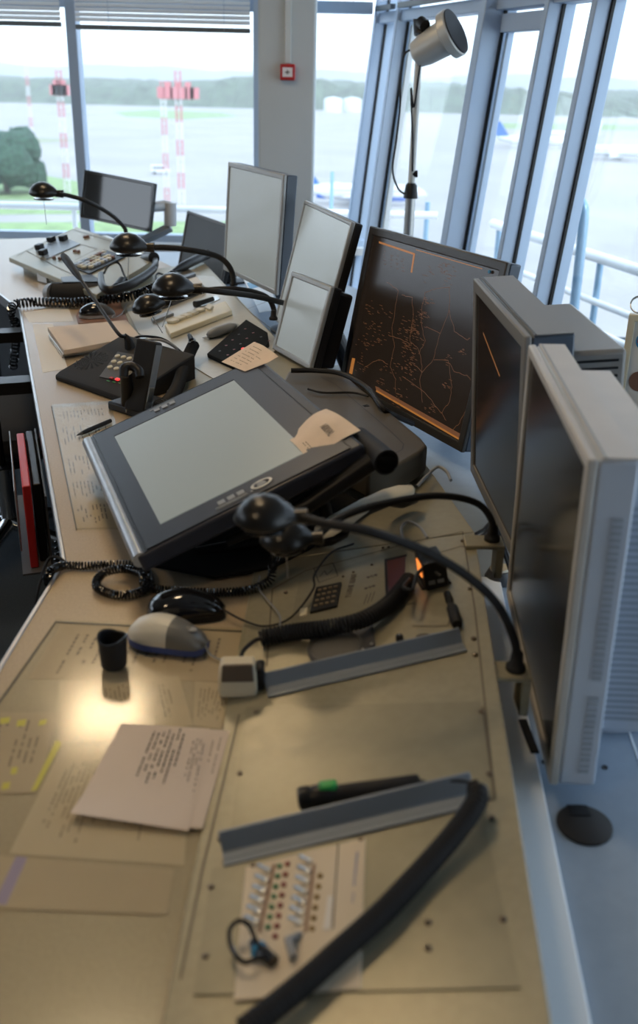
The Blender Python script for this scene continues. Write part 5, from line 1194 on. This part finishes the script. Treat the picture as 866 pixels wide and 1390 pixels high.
# ------------------------------------------------------------------ file holder under the desk edge, chair
ed = V((-1.047 + .426, 3.25 - 1.425, 0)).normalized(); en = V((-ed.y, ed.x, 0))
if en.x > 0: en = -en
o_ = V((-.426, 1.425, 0)) + ed * .46
HM = mat3(ed, en, (0, 0, 1), o_ + en * .010 + V((0, 0, .475)))
t = thing('file_holder', 'grey rack with red and dark binders hanging on the desk front below the edge', 'file rack', HM)
obj('rack_plate', MB().box(.0, .44, .0, .004, .02, .20), dgrey, t); obj('front_panel', MB().box(.05, .44, .062, .066, .05, .20), silver, t, bevel=.002); obj('rack_floor', MB().box(.0, .44, .0, .066, .016, .02), dgrey, t)
for k, (mt, lab, z1) in enumerate(((red, 'red binder in the rack under the desk edge', .25), (black, 'black binder behind the red one in the rack', .24))):
    o = obj('ring_binder', MB().box(.02 + k * .03, .36 + k * .04, .030 - k * .022, .048 - k * .022, .021, z1 - .03, HM), mt, at=HM @ V((.1, .03, .021)), world=True, bevel=.003); tag(o, lab, 'binder', 'binders in the under-desk rack')
ch = V((-1.03, 2.86, 0)); t = thing('office_chair', 'black swivel office chair with chrome base at the left picture edge', 'chair', ch)
M = Matrix.Translation(ch) @ Matrix.Rotation(math.radians(-72), 4, 'Z')
def sq(cx, cy, hx, hy, z, n_=28, e=.35):
    return [(cx + hx * math.copysign(abs(math.cos(a)) ** e, math.cos(a)), cy + hy * math.copysign(abs(math.sin(a)) ** e, math.sin(a)), z) for a in [2 * math.pi * k / n_ for k in range(n_)]]
obj('seat', MB().loft([sq(0, 0, .22, .21, .42), sq(0, 0, .25, .25, .44), sq(0, 0, .26, .26, .47), sq(0, 0, .25, .25, .50), sq(0, 0, .18, .18, .515)], True, M), fabric, t, world=True, smooth=True)
obj('seat_pan', MB().box(-.15, .15, -.12, .12, .36, .42, M), black, t, world=True, bevel=.02)
obj('backrest', MB().loft([[(x, -.27 + y - .06 * k, .60 + .13 * k) for x, y in [(w_ * math.copysign(abs(math.cos(a)) ** .5, math.cos(a)), .035 * math.sin(a)) for a in [2 * math.pi * q / 24 for q in range(24)]]] for k, w_ in ((0, .15), (.5, .21), (1.5, .23), (3, .22), (3.6, .14))], True, M), fabric, t, world=True, smooth=True)
obj('back_support', MB().tube(smoothpath([M @ V((0, -.05, .38)), M @ V((0, -.28, .40)), M @ V((0, -.31, .52)), M @ V((0, -.33, .75))]), .018, 10), black, t, world=True, smooth=True)
for s_ in (-1, 1):
    obj('armrest', MB().loft([sq(s_ * .29, .0, .035, .13, z, 20) for z in (.665, .675, .69, .70)], True, M), black, t, world=True, smooth=True)
    obj('armrest_support', MB().tube([M @ V((s_ * .20, 0, .41)), M @ V((s_ * .29, 0, .45)), M @ V((s_ * .29, 0, .665))], .016, 10), black, t, world=True, smooth=True)
obj('gas_column', MB().cyl(ch + V((0, 0, .11)), ch + V((0, 0, .37)), .028, .025, 18), chrome, t, world=True, smooth=True)
for k in range(5):
    a = math.radians(72 * k - 22); e_ = V((math.cos(a), math.sin(a), 0))
    bl5 = obj('base_leg', MB().tube([ch + V((0, 0, .125)), ch + e_ * .30 + V((0, 0, .085))], [.026, .016], 10), chrome, t, world=True, smooth=True)
    c = ch + e_ * .31; p_ = V((-e_.y, e_.x, 0))
    obj('caster', MB().cyl(c - p_ * .024 + V((0, 0, .0315)), c + p_ * .024 + V((0, 0, .0315)), .0305, n=18), black, bl5, world=True, smooth=True)
    obj('caster_stem', MB().cyl(c + V((0, 0, .05)), c + V((0, 0, .09)), .007, n=8), chrome, bl5, world=True)
# dark cabinet behind the chair on the floor side
t = thing('desk_cabinet', 'dark low cabinet under the far left wing of the desk', 'cabinet', (-1.35, 4.1, 0))
CMt = onz(V((-1.18, 3.75, .001)), math.radians(126)); obj('cabinet_body', MB().box(.02, .9, -.45, -.02, 0, .70, CMt), bluedk, t, world=True, bevel=.004)
for k in range(2): obj('cabinet_door', MB().box(.04 + k * .44, .46 + k * .42, -.019, -.004, .03, .68, CMt), dgrey, t, world=True, bevel=.003)

# ------------------------------------------------------------------ signal lamp on its pole, things at the right
PP = PL(564, 150, WN, 1.55); px_, py_ = PP.x, PP.y
def atp(x, y): # pixel at the pole's depth
    n_ = V((PP.x, PP.y, 0)).normalized(); return PL(x, y, n_, n_.dot(PP))
ztop = atp(570, 26).z
t = thing('signal_lamp', 'silver signalling lamp with black front on a tall pole in front of the slanted windows', 'signal lamp', (px_, py_, 0))
polem = mat('pole_grey', (.50, .50, .47), .4, metal=.3)
zj = atp(556, 262).z
obj('upper_pole', MB().cyl((px_, py_, zj), (px_, py_, ztop), .014, n=16), polem, t, world=True, smooth=True)
obj('lower_pole', MB().cyl((px_, py_, .02), (px_, py_, zj), .021, n=18), steel, t, world=True, smooth=True)
obj('pole_collar', MB().lathe([(.030, 0), (.024, .05), (.016, .06)], 18, Matrix.Translation((px_, py_, zj - .02))), black, t, world=True, smooth=True)
obj('pole_foot', MB().lathe([(.16, .001), (.16, .012), (.03, .03)], 32, Matrix.Translation((px_, py_, 0))), black, t, world=True, smooth=True)
obj('cable_clamp', MB().tube([atp(560, 236), atp(567, 236)], [.014, .014], 12), black, t, world=True, smooth=True)
toc = V((-PP.x, -PP.y, 0)).normalized(); rgt = V((-toc.y, toc.x, 0)) * 1
if rgt.x < 0: rgt = -rgt
bk = atp(563, 76); frn = atp(610, 48) + toc * .055; ax = (frn - bk)
L = ax.length; ax.normalize(); Mx = mat3(ax.cross(V((0, 0, 1))).normalized(), ax.cross(ax.cross(V((0, 0, 1))).normalized()), ax, bk)
obj('lamp_body', MB().lathe([(.035, 0), (.050, .01), (.060, .05), (.066, L - .02), (.068, L)], 28, Mx), polem, t, world=True, smooth=True)
obj('front_ring', MB().lathe([(.068, L - .02), (.088, L - .01), (.090, L + .02), (.086, L + .025)], 32, Mx), polem, t, world=True, smooth=True)
obj('black_front', MB().lathe([(.086, L + .020), (.085, L + .030), (.06, L + .034), (.001, L + .034)], 32, Mx), blackm, t, world=True, smooth=True)
obj('bracket', MB().tube([V((px_, py_, ztop)), V((px_, py_, ztop - .05)), atp(575, 48) + toc * .03, atp(582, 62) + toc * .06], [.030, .024, .018, .012], 12), black, t, world=True, smooth=True)
obj('bracket_knob', MB().tube([atp(571, 30) + toc * .02, atp(577, 36) + toc * .05], [.022, .022], 14), black, t, world=True, smooth=True)
cord('black_cable', 'thin black cable drooping left of the signal lamp pole', [atp(561, 66), atp(549, 75), atp(544, 110), atp(543, 145), atp(538, 190), atp(533, 230), atp(540, 255), atp(551, 265)], .004)
cord('black_cable', 'thin black cable running down along the signal lamp pole', [atp(581, 50) + toc * .03, atp(571, 85) + toc * .03, atp(562, 145) + toc * .03, atp(558, 120) + toc * .03, atp(560, 185) + toc * .03, atp(560, 232) + toc * .03], .004)
# framed notice at the right edge, on the shelf
nb = V((.80, 2.10, ZS)); n_ = V((-nb.x, -nb.y, 0)).normalized()
def nbp(x, y): return PL(x, y, n_, n_.dot(nb))
bl_, tl_ = nbp(845, 546), nbp(854, 426); zb_ = ZS + .001; hgt = tl_.z - zb_
xr = V((-n_.y, n_.x, 0)); 
if xr.x < 0: xr = -xr
t = thing('notice_frame', 'beige framed notice with a round blue and red emblem at the right picture edge', 'notice board', (bl_.x, bl_.y, zb_))
M = mat3(xr, (0, 0, 1), n_, V((tl_.x, tl_.y, zb_ + hgt / 2)) + xr * .13)
obj('frame', MB().ring(.26, hgt, .016, -.02, .004, M), cream, t, world=True, bevel=.003); obj('notice_sheet', MB().box(-.116, .116, -hgt / 2 + .014, hgt / 2 - .014, -.012, -.004, M), MATS['white_sheet'], t, world=True)
e_ = M @ Matrix.Translation((-.085, hgt / 2 - .06, 0)); obj('round_emblem', MB().lathe([(.022, -.004), (.022, -.0028)], 24, e_), blue, t, world=True); obj('emblem_stripe', MB().box(-.018, .018, -.005, .005, -.0028, -.0018, e_), red, t, world=True)
e_ = M @ Matrix.Translation((-.085, hgt / 2 - .155, 0)); obj('round_picture', MB().lathe([(.024, -.004), (.024, -.0028)], 24, e_), bronze, t, world=True)
obj('notice_text', MB().text('No', .03, M @ Matrix.Translation((-.085, -hgt / 2 + .05, -.0035))), ink, t, world=True)
tp_ = M @ V((-.11, hgt / 2 + .022, -.008)); obj('hanging_ring', MB().coil([tp_ + V((0, 0, -.001)), tp_ + V((0, 0, .001)) + n_ * .003], .02, .002, .0028, 6, 24), steel, t, world=True, smooth=True)
c = V((.745, 1.93, ZS)); tag(obj('cardboard_box', MB().box(-.03, .14, -.05, .05, .001, .075, onz(c, .4)), brown, at=onz(c, .4), world=True, bevel=.003), 'small taupe box standing on the shelf before the framed notice', 'box')
